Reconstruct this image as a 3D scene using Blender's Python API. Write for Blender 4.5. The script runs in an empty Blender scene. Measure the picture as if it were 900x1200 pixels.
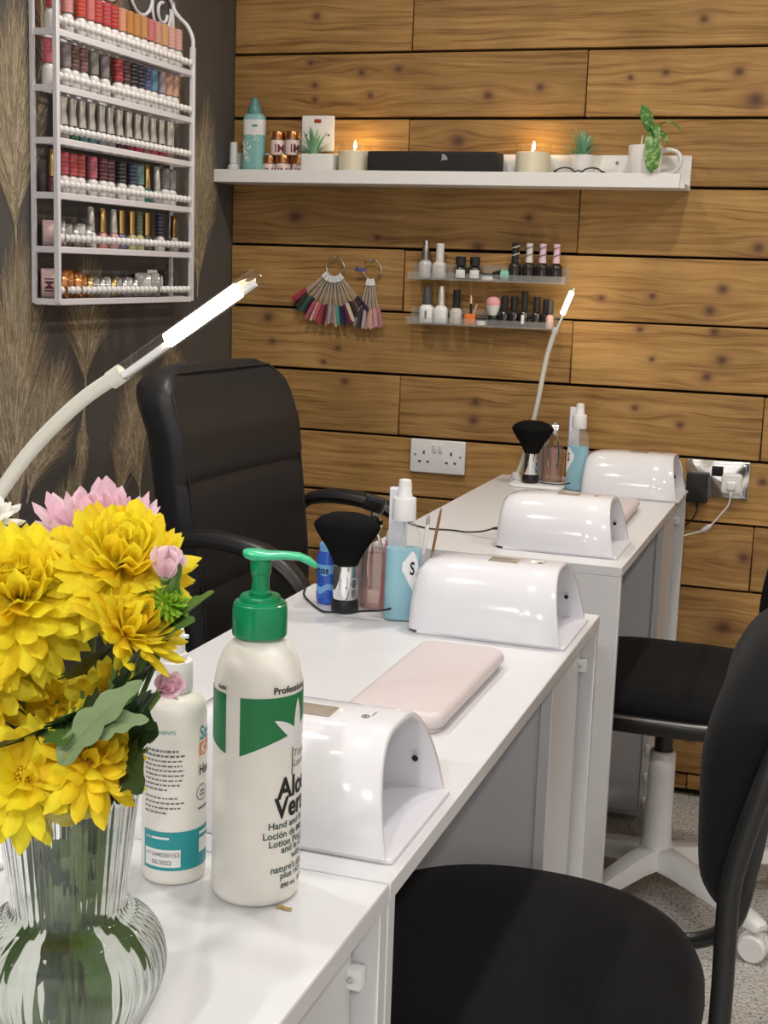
import bpy, bmesh, math, random
from mathutils import Matrix, Vector, noise as mnoise
random.seed(7)
PI = math.pi
COL = bpy.context.scene.collection
ID = Matrix.Identity(4)
def T(x, y, z): return Matrix.Translation((x, y, z))
def RX(a): return Matrix.Rotation(a, 4, 'X')
def RY(a): return Matrix.Rotation(a, 4, 'Y')
def RZ(a): return Matrix.Rotation(a, 4, 'Z')
def S(x, y, z): return Matrix.Diagonal((x, y, z, 1))

# ------------------------------------------------------------------ mesh helper
class B:
    def __init__(s): s.bm = bmesh.new()
    def _faces(s, n0, m):
        s.bm.faces.ensure_lookup_table()
        for i in range(n0, len(s.bm.faces)): s.bm.faces[i].material_index = m
    def loft(s, rings, M=ID, m=0, caps=(True, True), closed=True):
        bm = s.bm; n0 = len(bm.faces)
        rs = [[bm.verts.new(M @ Vector(p)) for p in r] for r in rings]
        n = len(rings[0])
        for a, b in zip(rs, rs[1:]):
            for i in range(n if closed else n - 1):
                j = (i + 1) % n
                try: bm.faces.new((a[i], a[j], b[j], b[i]))
                except ValueError: pass
        if caps[0]: bm.faces.new(list(reversed(rs[0])))
        if caps[1]: bm.faces.new(rs[-1])
        s._faces(n0, m); return s
    def lathe(s, prof, segs=24, M=ID, m=0, rib=None, caps=(True, True)):
        rings = []
        for r, z in prof:
            ring = []
            for i in range(segs):
                a = 2 * PI * i / segs
                rr = r if rib is None else r * (1 + rib[1] * (1 if i % 2 else -1))
                ring.append((rr * math.cos(a), rr * math.sin(a), z))
            rings.append(ring)
        return s.loft(rings, M, m, caps)
    def box(s, c, d, M=ID, m=0, bev=0.0, seg=2):
        bm = bmesh.new()
        bmesh.ops.create_cube(bm, size=1, matrix=T(*c) @ S(*d))
        if bev > 0:
            bmesh.ops.bevel(bm, geom=bm.edges[:] , offset=bev, segments=seg, affect='EDGES', profile=.5)
        return s.merge(bm, M, m)
    def merge(s, bm2, M=ID, m=0):
        mp = {}
        n0 = len(s.bm.faces)
        for v in bm2.verts: mp[v] = s.bm.verts.new(M @ v.co)
        for f in bm2.faces:
            try: s.bm.faces.new([mp[v] for v in f.verts])
            except ValueError: pass
        s._faces(n0, m); bm2.free(); return s
    def tube(s, pts, r, segs=12, M=ID, m=0, smooth=0, flat=1.0, caps=(True, True), up=None):
        P = [Vector(p) for p in pts]
        if smooth: P, r = catmull(P, r, smooth)
        n = len(P)
        R = r if isinstance(r, (list, tuple)) else [r] * n
        rings = []; prev = None
        for i in range(n):
            t = (P[min(i + 1, n - 1)] - P[max(i - 1, 0)]).normalized()
            if prev is None:
                u0 = Vector(up) if up else (Vector((0, 0, 1)) if abs(t.z) < .9 else Vector((0, 1, 0)))
            else: u0 = prev
            u = (u0 - t * u0.dot(t)).normalized(); w = t.cross(u); prev = u
            rings.append([P[i] + (u * math.cos(a) + w * math.sin(a) * flat) * R[i] for a in [2 * PI * k / segs for k in range(segs)]])
        return s.loft(rings, M, m, caps)
    def prism(s, poly, h0, h1, M=ID, m=0, bev=0.0):
        bm = bmesh.new()
        a = [bm.verts.new((x, y, h0)) for x, y in poly]; b = [bm.verts.new((x, y, h1)) for x, y in poly]
        n = len(poly)
        bm.faces.new(list(reversed(a))); bm.faces.new(b)
        for i in range(n): bm.faces.new((a[i], a[(i + 1) % n], b[(i + 1) % n], b[i]))
        if bev > 0:
            bmesh.ops.bevel(bm, geom=bm.edges[:], offset=bev, segments=2, affect='EDGES', profile=.5)
        return s.merge(bm, M, m)
    def ball(s, c, r, M=ID, m=0, u=12, v=8, sc=(1, 1, 1)):
        bm = bmesh.new()
        bmesh.ops.create_uvsphere(bm, u_segments=u, v_segments=v, radius=r, matrix=T(*c) @ S(*sc))
        return s.merge(bm, M, m)
    def torus(s, R, r, M=ID, m=0, n=32, k=10):
        pts = []
        bm = s.bm; n0 = len(bm.faces)
        vs = [[bm.verts.new(M @ Vector(((R + r * math.cos(b)) * math.cos(a), (R + r * math.cos(b)) * math.sin(a), r * math.sin(b))))
               for b in [2 * PI * j / k for j in range(k)]] for a in [2 * PI * i / n for i in range(n)]]
        for i in range(n):
            for j in range(k):
                bm.faces.new((vs[i][j], vs[(i + 1) % n][j], vs[(i + 1) % n][(j + 1) % k], vs[i][(j + 1) % k]))
        s._faces(n0, m); return s
    def rbox(s, x0, x1, y0, y1, z0, z1, rc, re, M=ID, m=0, seg=6, eseg=4, bottom=True):
        """rounded-plan slab: corner radius rc, edge radius re"""
        def ring(ins, z):
            out = []; r = max(rc - ins, 1e-4)
            for cx, cy, a0 in ((x1 - ins - r, y1 - ins - r, 0), (x0 + ins + r, y1 - ins - r, PI / 2), (x0 + ins + r, y0 + ins + r, PI), (x1 - ins - r, y0 + ins + r, 1.5 * PI)):
                for k in range(seg + 1):
                    a = a0 + PI / 2 * k / seg
                    out.append((cx + r * math.cos(a), cy + r * math.sin(a), z))
            return out
        rings = []
        if bottom:
            for k in range(eseg + 1):
                a = PI / 2 * k / eseg; rings.append(ring(re * (1 - math.sin(a)), z0 + re * (1 - math.cos(a))))
        else: rings.append(ring(0, z0))
        for k in range(eseg + 1):
            a = PI / 2 * k / eseg; rings.append(ring(re * (1 - math.cos(a)), z1 - re * (1 - math.sin(a))))
        return s.loft(rings, M, m)
    def sq(s, a, b, n, layers, M=ID, m=0, segs=48):
        """superellipse slab: layers of (scale, z)"""
        rings = []
        for sc, z in layers:
            ring = []
            for i in range(segs):
                t = 2 * PI * i / segs; c, d = math.cos(t), math.sin(t)
                ring.append((a * sc * math.copysign(abs(c) ** (2 / n), c), b * sc * math.copysign(abs(d) ** (2 / n), d), z))
            rings.append(ring)
        return s.loft(rings, M, m)

def catmull(P, r, k):
    n = len(P); R = list(r) if isinstance(r, (list, tuple)) else [r] * n
    out = []; ro = []
    for i in range(n - 1):
        p0, p1, p2, p3 = P[max(i - 1, 0)], P[i], P[i + 1], P[min(i + 2, n - 1)]
        for j in range(k):
            t = j / k
            out.append(.5 * ((2 * p1) + (p2 - p0) * t + (2 * p0 - 5 * p1 + 4 * p2 - p3) * t * t + (3 * p1 - p0 - 3 * p2 + p3) * t ** 3))
            ro.append(R[i] + (R[i + 1] - R[i]) * t)
    out.append(P[-1]); ro.append(R[-1])
    return out, ro

def obj(name, b, mats, parent=None, loc=None, angle=38, label=None, fixn=True):
    me = bpy.data.meshes.new(name)
    if isinstance(b, B):
        if fixn: bmesh.ops.recalc_face_normals(b.bm, faces=b.bm.faces[:])
        b.bm.to_mesh(me); b.bm.free()
    else: me.from_pydata(*b)
    for mt in (mats if isinstance(mats, (list, tuple)) else [mats]): me.materials.append(mt)
    me.polygons.foreach_set('use_smooth', [True] * len(me.polygons))
    me.set_sharp_from_angle(angle=math.radians(angle))
    o = bpy.data.objects.new(name, me); COL.objects.link(o)
    if parent: o.parent = parent
    if loc: o.location = loc
    if label: o['label'] = label
    return o
def thing(name, label, cat, loc=(0, 0, 0), rz=0, group=None):
    o = bpy.data.objects.new(name, None); COL.objects.link(o)
    o.empty_display_size = .02
    o.location = loc; o.rotation_euler = (0, 0, rz)
    o['label'] = label; o['category'] = cat
    if group: o['group'] = group
    return o
def tag(o, label, cat, group=None, kind=None):
    o['label'] = label; o['category'] = cat
    if group: o['group'] = group
    if kind: o['kind'] = kind
    return o
def struct(o, label=None):
    o['kind'] = 'structure'
    if label: o['label'] = label
    return o

# ------------------------------------------------------------------ materials
MAT = {}
def nodes(name):
    m = bpy.data.materials.new(name); m.use_nodes = True
    nt = m.node_tree; p = nt.nodes['Principled BSDF']
    return m, nt, p
def pm(name, col, rough=.5, metal=0, trans=0, ior=1.45, coat=0, sss=0, emit=None, es=0, bump=None, var=None, spec=.5, alpha=None, sheen=0):
    """procedural principled; bump=(scale,strength,dist), var=(scale,amount) albedo mottling"""
    m, nt, p = nodes(name); L = nt.links
    p.inputs['Base Color'].default_value = (*col, 1)
    p.inputs['Roughness'].default_value = rough; p.inputs['Metallic'].default_value = metal
    p.inputs['Transmission Weight'].default_value = trans; p.inputs['IOR'].default_value = ior
    p.inputs['Coat Weight'].default_value = coat; p.inputs['Coat Roughness'].default_value = .04
    p.inputs['Specular IOR Level'].default_value = spec
    p.inputs['Sheen Weight'].default_value = sheen
    if sss:
        p.inputs['Subsurface Weight'].default_value = sss; p.inputs['Subsurface Radius'].default_value = (.01, .006, .003); p.inputs['Subsurface Scale'].default_value = .5
    if emit: p.inputs['Emission Color'].default_value = (*emit, 1); p.inputs['Emission Strength'].default_value = es
    tc = nt.nodes.new('ShaderNodeTexCoord')
    if var or (not bump and not trans and not emit):
        var = var or (40, .05)
        n = nt.nodes.new('ShaderNodeTexNoise'); n.inputs['Scale'].default_value = var[0]; n.inputs['Detail'].default_value = 3
        mx = nt.nodes.new('ShaderNodeMix'); mx.data_type = 'RGBA'
        mx.inputs[6].default_value = (*[c * (1 - var[1]) for c in col], 1); mx.inputs[7].default_value = (*[min(1, c * (1 + var[1])) for c in col], 1)
        L.new(tc.outputs['Object'], n.inputs['Vector']); L.new(n.outputs['Fac'], mx.inputs[0]); L.new(mx.outputs[2], p.inputs['Base Color'])
    if bump:
        n = nt.nodes.new('ShaderNodeTexNoise'); n.inputs['Scale'].default_value = bump[0]; n.inputs['Detail'].default_value = 4
        bp = nt.nodes.new('ShaderNodeBump'); bp.inputs['Strength'].default_value = bump[1]; bp.inputs['Distance'].default_value = bump[2]
        L.new(tc.outputs['Object'], n.inputs['Vector']); L.new(n.outputs['Fac'], bp.inputs['Height']); L.new(bp.outputs['Normal'], p.inputs['Normal'])
    MAT[name] = m; return m

WHITE = pm('white_laminate', (.66, .66, .675), .32, var=(25, .02))
SHELFW = pm('white_painted_shelf', (.84, .83, .82), .4, var=(25, .02))
GLOSS = pm('white_gloss_plastic', (.76, .76, .80), .12, coat=.6, var=(30, .015))
GLOSSIN = pm('white_satin_plastic', (.74, .73, .78), .35, var=(30, .02))
WPL = pm('white_plastic', (.82, .82, .82), .35, var=(60, .02))
WMET = pm('white_powder_coated_metal', (.80, .79, .84), .42, var=(80, .03))
CREAM = pm('cream_white_plastic', (.84, .82, .76), .38, var=(30, .02), sss=.1)
LAMPW = pm('lamp_neck_white', (.70, .68, .60), .5, var=(60, .02))
LEATHER = pm('black_leather', (.017, .017, .019), .42, bump=(420, .25, .0006), spec=.45)
FABRIC = pm('black_fabric', (.0075, .0075, .008), .95, bump=(900, .5, .0008), sheen=.04, spec=.15)
BPL = pm('black_plastic', (.014, .014, .015), .36, var=(60, .1))
BMAT = pm('black_matte', (.012, .012, .012), .7, var=(60, .1))
BTUBE = pm('black_powder_coated_tube', (.012, .012, .012), .28, var=(60, .1))
HAIR = pm('black_bristle', (.006, .006, .006), .85, bump=(700, .6, .001), spec=.15)
CHROME = pm('chrome', (.86, .86, .86), .07, metal=1, var=(30, .02))
STEEL = pm('brushed_steel', (.62, .62, .63), .28, metal=1, var=(80, .04))
GOLD = pm('gold_metal', (.72, .50, .20), .25, metal=1, var=(60, .04))
ROSEG = pm('copper_lid', (.60, .27, .11), .25, metal=1, var=(60, .05))
def thinmat(name, tint, rough=.03, refl=.10, body=0.0, bodycol=(.9, .9, .9)):
    m, nt, p = nodes(name); N = nt.nodes; L = nt.links; N.remove(p)
    out = [n for n in N if n.type == 'OUTPUT_MATERIAL'][0]
    tr = N.new('ShaderNodeBsdfTransparent'); tr.inputs[0].default_value = (*tint, 1)
    df = N.new('ShaderNodeBsdfDiffuse'); df.inputs[0].default_value = (*bodycol, 1)
    gl = N.new('ShaderNodeBsdfGlossy'); gl.inputs['Roughness'].default_value = rough
    lw = N.new('ShaderNodeLayerWeight'); lw.inputs['Blend'].default_value = .5
    pw = N.new('ShaderNodeMath'); pw.operation = 'POWER'; pw.inputs[1].default_value = 4; L.new(lw.outputs['Facing'], pw.inputs[0])
    fr = N.new('ShaderNodeMath'); fr.operation = 'MULTIPLY_ADD'; fr.inputs[1].default_value = .45; fr.inputs[2].default_value = .035; L.new(pw.outputs[0], fr.inputs[0])
    nz = N.new('ShaderNodeTexNoise'); nz.inputs['Scale'].default_value = 30
    mr = N.new('ShaderNodeMapRange'); mr.inputs[3].default_value = body * .9; mr.inputs[4].default_value = body * 1.1; L.new(nz.outputs['Fac'], mr.inputs[0])
    a = N.new('ShaderNodeMixShader'); L.new(mr.outputs[0], a.inputs[0]); L.new(tr.outputs[0], a.inputs[1]); L.new(df.outputs[0], a.inputs[2])
    c = N.new('ShaderNodeMixShader'); L.new(fr.outputs[0], c.inputs[0]); L.new(a.outputs[0], c.inputs[1]); L.new(gl.outputs[0], c.inputs[2]); L.new(c.outputs[0], out.inputs[0])
    MAT[name] = m; return m
THIN = thinmat('thin_clear_plastic', (.97, .975, .97), body=.10)
THINW = thinmat('thin_clear_glass', (.98, .985, .98))
GLASS = pm('clear_glass', (.97, .99, .98), .015, trans=1, ior=1.46)
ACRYL = pm('clear_acrylic', (.96, .97, .97), .03, trans=1, ior=1.3)
WATER = pm('water', (.95, .98, .93), .0, trans=1, ior=1.33)
FROST = thinmat('frosted_plastic', (.92, .92, .91), .2, body=.45, bodycol=(.8, .8, .79))
BLUELIQ = pm('blue_liquid', (.38, .80, .96), .08, trans=.35, ior=1.33)
GREENP = pm('green_pump_plastic', (.0, .235, .085), .28, coat=.2, var=(50, .04))
GREENL = pm('green_pump_lever', (.04, .46, .24), .3, coat=.2, var=(50, .04))
PRG = pm('green_print', (.012, .19, .06), .4, var=(60, .04))
PRT = pm('teal_print', (.02, .30, .33), .4, var=(60, .04))
PRO = pm('orange_print', (.80, .25, .05), .4, var=(60, .04))
INK = pm('black_print', (.012, .012, .012), .5, var=(60, .1))
INKG = pm('grey_print', (.16, .16, .16), .5, var=(60, .1))
INKDG = pm('dark_green_print', (.02, .07, .06), .5, var=(60, .1))
PADM = pm('pale_pink_leatherette', (.62, .55, .55), .36, bump=(300, .1, .0005))
def petalmat(name, col, var=.10, tl=.42):
    m, nt, p = nodes(name); N = nt.nodes; L = nt.links
    tc = N.new('ShaderNodeTexCoord'); n = N.new('ShaderNodeTexNoise'); n.inputs['Scale'].default_value = 130; L.new(tc.outputs['Object'], n.inputs['Vector'])
    mx = N.new('ShaderNodeMix'); mx.data_type = 'RGBA'; mx.inputs[6].default_value = (*[c * (1 - var) for c in col], 1); mx.inputs[7].default_value = (*[min(1, c * (1 + var)) for c in col], 1)
    L.new(n.outputs['Fac'], mx.inputs[0]); L.new(mx.outputs[2], p.inputs['Base Color']); p.inputs['Roughness'].default_value = .6; p.inputs['Specular IOR Level'].default_value = .25
    t = N.new('ShaderNodeBsdfTranslucent'); L.new(mx.outputs[2], t.inputs[0])
    a = N.new('ShaderNodeMixShader'); a.inputs[0].default_value = tl; out = [q for q in N if q.type == 'OUTPUT_MATERIAL'][0]
    L.new(p.outputs[0], a.inputs[1]); L.new(t.outputs[0], a.inputs[2]); L.new(a.outputs[0], out.inputs[0]); MAT[name] = m; return m
YEL = petalmat('yellow_petal', (.92, .80, .04))
YEL2 = petalmat('golden_yellow_petal', (.90, .70, .03))
YEDGE = petalmat('yellow_green_petal', (.80, .72, .05))
PINK = petalmat('pink_petal', (.84, .58, .68))
PALEP = petalmat('pale_pink_petal', (.88, .70, .76))
WPET = petalmat('white_petal', (.88, .88, .84))
LIME = petalmat('lime_green_petal', (.34, .58, .05))
LEAF = pm('leaf_green', (.075, .15, .03), .5, var=(90, .3), bump=(120, .3, .001))
LEAFD = pm('dark_leaf_green', (.018, .045, .014), .5, var=(90, .3), bump=(120, .3, .001))
LEAFP = pm('pale_leaf_underside', (.17, .24, .11), .6, var=(90, .2), bump=(120, .3, .001))
STEM = pm('stem_green', (.10, .17, .04), .5, var=(60, .2))
SUCC = pm('blue_green_succulent', (.22, .48, .30), .5, var=(60, .25))
WAX = pm('candle_wax', (.92, .84, .66), .5, sss=.35, var=(60, .03))
FLAME = pm('candle_flame', (1, .7, .3), .5, emit=(1, .62, .22), es=260)
LED = pm('warm_led', (1, .9, .7), .5, emit=(1, .80, .50), es=42)
MARB = pm('white_marble_ceramic', (.80, .79, .77), .3, var=(18, .09))
CERAM = pm('white_ceramic', (.82, .80, .77), .25, coat=.3, var=(30, .02))
SKINP = pm('pink_plastic', (.80, .25, .35), .35, var=(60, .05))
PALEPINKP = pm('pale_pink_plastic', (.80, .58, .55), .35, var=(60, .05))
LILAC = pm('lilac_white_plastic', (.70, .70, .80), .4, var=(60, .03))
ORANGE = pm('orange_plastic', (.80, .22, .04), .35, var=(60, .05))
BLUEL = pm('blue_shrink_label', (.03, .12, .62), .22, coat=.4, var=(30, .35))
SKYB = pm('sky_blue_print', (.20, .48, .85), .3, var=(60, .1))
TEALB = pm('teal_bottle_plastic', (.25, .52, .50), .3, var=(30, .06))
TEALD = pm('dark_teal_plastic', (.10, .27, .27), .35, var=(30, .06))
BROWNST = pm('wooden_stick', (.24, .12, .04), .6, var=(60, .2))
TINTCUP = thinmat('pinkish_clear_plastic', (.95, .90, .88), .06, body=.16, bodycol=(.7, .5, .46))
NEON = pm('red_neon_switch', (.35, .05, .03), .25, var=(60, .1))
GREYW = pm('grey_vent', (.25, .25, .26), .5, var=(60, .1))
SHADEDW = pm('shaded_white_laminate', (.62, .62, .65), .4, var=(25, .02))  # white laminate with the knee-hole's shade put into its colour

# ---- wood
def knot_group():
    g = bpy.data.node_groups.new('wood_knot', 'ShaderNodeTree')
    for nm, t, io in (('P', 'NodeSocketVector', 'INPUT'), ('C', 'NodeSocketVector', 'INPUT'), ('Size', 'NodeSocketFloat', 'INPUT'), ('Bend', 'NodeSocketFloat', 'OUTPUT'), ('Core', 'NodeSocketFloat', 'OUTPUT'), ('Halo', 'NodeSocketFloat', 'OUTPUT')):
        g.interface.new_socket(nm, in_out=io, socket_type=t)
    N = g.nodes; L = g.links
    gi = N.new('NodeGroupInput'); go = N.new('NodeGroupOutput')
    sub = N.new('ShaderNodeVectorMath'); sub.operation = 'SUBTRACT'
    L.new(gi.outputs['P'], sub.inputs[0]); L.new(gi.outputs['C'], sub.inputs[1])
    mul = N.new('ShaderNodeVectorMath'); mul.operation = 'MULTIPLY'; mul.inputs[1].default_value = (20, 0, 42)
    L.new(sub.outputs[0], mul.inputs[0])
    dv = N.new('ShaderNodeVectorMath'); dv.operation = 'SCALE'
    L.new(mul.outputs[0], dv.inputs[0]); L.new(gi.outputs['Size'], dv.inputs['Scale'])
    dot = N.new('ShaderNodeVectorMath'); dot.operation = 'DOT_PRODUCT'
    L.new(dv.outputs[0], dot.inputs[0]); L.new(dv.outputs[0], dot.inputs[1])
    ng = N.new('ShaderNodeMath'); ng.operation = 'MULTIPLY'; ng.inputs[1].default_value = -1; L.new(dot.outputs['Value'], ng.inputs[0])
    ex = N.new('ShaderNodeMath'); ex.operation = 'EXPONENT'; L.new(ng.outputs[0], ex.inputs[0])
    sp = N.new('ShaderNodeSeparateXYZ'); L.new(sub.outputs[0], sp.inputs[0])
    bd = N.new('ShaderNodeMath'); bd.operation = 'MULTIPLY'; L.new(ex.outputs[0], bd.inputs[0]); L.new(sp.outputs['Z'], bd.inputs[1])
    # round core
    m2 = N.new('ShaderNodeVectorMath'); m2.operation = 'MULTIPLY'; m2.inputs[1].default_value = (105, 0, 125); L.new(sub.outputs[0], m2.inputs[0])
    d2 = N.new('ShaderNodeVectorMath'); d2.operation = 'SCALE'; L.new(m2.outputs[0], d2.inputs[0]); L.new(gi.outputs['Size'], d2.inputs['Scale'])
    dt2 = N.new('ShaderNodeVectorMath'); dt2.operation = 'DOT_PRODUCT'; L.new(d2.outputs[0], dt2.inputs[0]); L.new(d2.outputs[0], dt2.inputs[1])
    n2 = N.new('ShaderNodeMath'); n2.operation = 'MULTIPLY'; n2.inputs[1].default_value = -1; L.new(dt2.outputs['Value'], n2.inputs[0])
    e2 = N.new('ShaderNodeMath'); e2.operation = 'EXPONENT'; L.new(n2.outputs[0], e2.inputs[0])
    p2 = N.new('ShaderNodeMath'); p2.operation = 'POWER'; p2.inputs[1].default_value = .22; L.new(e2.outputs[0], p2.inputs[0])
    L.new(bd.outputs[0], go.inputs['Bend']); L.new(e2.outputs[0], go.inputs['Core']); L.new(p2.outputs[0], go.inputs['Halo'])
    return g
KNOTS = [(-1.344, 1.892, 1), (-1.357, 1.779, 1.3), (-1.219, 1.754, 1.1), (-1.123, 1.761, 1.1), (-1.344, 1.725, 1.2), (-1.194, 1.699, 1.2), (-1.343, 1.69, 1.2), (-.891, 1.697, .8), (-.764, 1.714, .9),
         (-.389, 1.863, 1), (-.302, 1.745, .8), (-.26, 1.683, .5), (-.468, 1.745, 1.2), (-.549, 1.735, 1.4), (-.962, 1.59, .6), (-1.39, 1.399, .6), (-1.165, 1.351, 1.3), (-1.461, 1.139, .7), (-1.448, 1.077, 1.2),
         (-1.302, 1.031, 1.2), (-1.263, 1.069, 1.1), (-1.241, .984, 1.0), (-.302, 1.254, .75), (-.328, 1.203, .75), (-.464, 1.232, 1.2), (-.586, 1.223, 1.4), (-.314, 1.154, .9), (-.489, 1.152, 1.2), (-.292, 1.089, .75),
         (-.324, 1.047, .85), (-.456, 1.082, 1.5), (-.228, 1.352, .7), (-.378, .929, 1), (-.489, .963, 1.2), (-.176, .806, .9), (-.205, .619, .6), (-.889, .952, .9), (-.891, .905, .8), (-.241, .441, .6),
         (-.9, 1.334, .6), (-.775, 1.409, 1), (-.3, .15, .8)]
def wood_mat(KN):
    m, nt, p = nodes('stained_wood_planks'); N = nt.nodes; L = nt.links
    tc = N.new('ShaderNodeTexCoord'); at = N.new('ShaderNodeAttribute'); at.attribute_name = 'plank'
    g = KG; bend = core = halo = None
    def add(a, b, mode='ADD'):
        x = N.new('ShaderNodeMath'); x.operation = mode; L.new(a, x.inputs[0]); L.new(b, x.inputs[1]); return x.outputs[0]
    for x, z, s in KN:
        k = N.new('ShaderNodeGroup'); k.node_tree = g; L.new(tc.outputs['Object'], k.inputs['P'])
        k.inputs['C'].default_value = (x, 0, z); k.inputs['Size'].default_value = s
        bend = k.outputs['Bend'] if bend is None else add(bend, k.outputs['Bend'])
        core = k.outputs['Core'] if core is None else add(core, k.outputs['Core'], 'MAXIMUM')
        halo = k.outputs['Halo'] if halo is None else add(halo, k.outputs['Halo'], 'MAXIMUM')
    sp = N.new('ShaderNodeSeparateXYZ'); L.new(tc.outputs['Object'], sp.inputs[0])
    # grain height coordinate with wide cathedral waves
    lo = N.new('ShaderNodeTexNoise'); lo.inputs['Scale'].default_value = 1; lo.inputs['Detail'].default_value = 2
    mp = N.new('ShaderNodeMapping'); mp.inputs['Scale'].default_value = (2.2, 1, 9)
    of = N.new('ShaderNodeCombineXYZ'); 
    m9 = N.new('ShaderNodeMath'); m9.operation = 'MULTIPLY'; m9.inputs[1].default_value = 37.0; L.new(at.outputs['Fac'], m9.inputs[0])
    L.new(m9.outputs[0], of.inputs[0]); L.new(m9.outputs[0], of.inputs[2])
    ad = N.new('ShaderNodeVectorMath'); ad.operation = 'ADD'; L.new(tc.outputs['Object'], ad.inputs[0]); L.new(of.outputs[0], ad.inputs[1])
    L.new(ad.outputs[0], mp.inputs['Vector']); L.new(mp.outputs[0], lo.inputs['Vector'])
    w = N.new('ShaderNodeMath'); w.operation = 'MULTIPLY_ADD'; w.inputs[1].default_value = .05; L.new(lo.outputs['Fac'], w.inputs[0]); L.new(sp.outputs['Z'], w.inputs[2])
    bm_ = N.new('ShaderNodeMath'); bm_.operation = 'MULTIPLY'; bm_.inputs[1].default_value = -.85; L.new(bend, bm_.inputs[0])
    zz = add(w.outputs[0], bm_.outputs[0])
    cb = N.new('ShaderNodeCombineXYZ')
    xs = N.new('ShaderNodeMath'); xs.operation = 'MULTIPLY'; xs.inputs[1].default_value = .035; L.new(sp.outputs['X'], xs.inputs[0])
    L.new(xs.outputs[0], cb.inputs[0]); L.new(m9.outputs[0], cb.inputs[1]); L.new(zz, cb.inputs[2])
    gr = N.new('ShaderNodeTexNoise'); gr.inputs['Scale'].default_value = 95; gr.inputs['Detail'].default_value = 3; gr.inputs['Roughness'].default_value = .6
    L.new(cb.outputs[0], gr.inputs['Vector'])
    fi = N.new('ShaderNodeTexNoise'); fi.inputs['Scale'].default_value = 260; fi.inputs['Detail'].default_value = 3; L.new(cb.outputs[0], fi.inputs['Vector'])
    mixf = N.new('ShaderNodeMix'); mixf.data_type = 'FLOAT'; mixf.inputs[0].default_value = .33; L.new(gr.outputs['Fac'], mixf.inputs[2]); L.new(fi.outputs['Fac'], mixf.inputs[3])
    rp = N.new('ShaderNodeValToRGB'); e = rp.color_ramp.elements
    e[0].position = .32; e[0].color = (.195, .092, .029, 1); e[1].position = .62; e[1].color = (.49, .290, .105, 1)
    e2 = e.new(.47); e2.color = (.375, .208, .068, 1)
    L.new(mixf.outputs[0], rp.inputs[0])
    # blotchy stain
    bl = N.new('ShaderNodeTexNoise'); bl.inputs['Scale'].default_value = 5; bl.inputs['Detail'].default_value = 4; L.new(ad.outputs[0], bl.inputs['Vector'])
    hs = N.new('ShaderNodeHueSaturation'); 
    vv = N.new('ShaderNodeMapRange'); vv.inputs[1].default_value = .3; vv.inputs[2].default_value = .7; vv.inputs[3].default_value = .78; vv.inputs[4].default_value = 1.15
    L.new(bl.outputs['Fac'], vv.inputs[0])
    pv = N.new('ShaderNodeMath'); pv.operation = 'MULTIPLY_ADD'; pv.inputs[1].default_value = .22; pv.inputs[2].default_value = .88; L.new(at.outputs['Fac'], pv.inputs[0])
    L.new(add(vv.outputs[0], pv.outputs[0], 'MULTIPLY'), hs.inputs['Value']); L.new(rp.outputs[0], hs.inputs['Color'])
    hm = N.new('ShaderNodeMath'); hm.operation = 'MULTIPLY'; hm.inputs[1].default_value = .5; L.new(halo, hm.inputs[0])
    mx1 = N.new('ShaderNodeMix'); mx1.data_type = 'RGBA'; mx1.inputs[7].default_value = (.20, .095, .055, 1); L.new(hm.outputs[0], mx1.inputs[0]); L.new(hs.outputs[0], mx1.inputs[6])
    cp = N.new('ShaderNodeMath'); cp.operation = 'MULTIPLY'; cp.inputs[1].default_value = .85; L.new(core, cp.inputs[0])
    mx2 = N.new('ShaderNodeMix'); mx2.data_type = 'RGBA'; mx2.inputs[7].default_value = (.075, .034, .024, 1); L.new(cp.outputs[0], mx2.inputs[0]); L.new(mx1.outputs[2], mx2.inputs[6])
    L.new(mx2.outputs[2], p.inputs['Base Color'])
    p.inputs['Roughness'].default_value = .6; p.inputs['Specular IOR Level'].default_value = .3
    bp = N.new('ShaderNodeBump'); bp.inputs['Strength'].default_value = .35; bp.inputs['Distance'].default_value = .002
    L.new(mixf.outputs[0], bp.inputs['Height']); L.new(bp.outputs[0], p.inputs['Normal'])
    return m
KG = knot_group()
DARKGAP = pm('dark_gap', (.012, .008, .005), .9, var=(20, .1))

# ---- carpet
def carpet_mat():
    m, nt, p = nodes('speckled_grey_carpet'); N = nt.nodes; L = nt.links
    tc = N.new('ShaderNodeTexCoord')
    n1 = N.new('ShaderNodeTexNoise'); n1.inputs['Scale'].default_value = 150; n1.inputs['Detail'].default_value = 5; n1.inputs['Roughness'].default_value = .7
    n2 = N.new('ShaderNodeTexNoise'); n2.inputs['Scale'].default_value = 6
    for n in (n1, n2): L.new(tc.outputs['Object'], n.inputs['Vector'])
    r = N.new('ShaderNodeValToRGB'); e = r.color_ramp.elements
    e[0].position = .36; e[0].color = (.12, .115, .11, 1); e[1].position = .58; e[1].color = (.70, .68, .64, 1); k = e.new(.46); k.color = (.50, .48, .45, 1)
    L.new(n1.outputs['Fac'], r.inputs[0])
    mx = N.new('ShaderNodeMix'); mx.data_type = 'RGBA'; mx.blend_type = 'MULTIPLY'; mx.inputs[0].default_value = .25
    L.new(r.outputs[0], mx.inputs[6]); L.new(n2.outputs['Fac'], mx.inputs[7]); L.new(mx.outputs[2], p.inputs['Base Color'])
    p.inputs['Roughness'].default_value = 1; p.inputs['Specular IOR Level'].default_value = .1
    bp = N.new('ShaderNodeBump'); bp.inputs['Strength'].default_value = .8; bp.inputs['Distance'].default_value = .004
    L.new(n1.outputs['Fac'], bp.inputs['Height']); L.new(bp.outputs[0], p.inputs['Normal'])
    return m
CARPET = carpet_mat()
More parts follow.
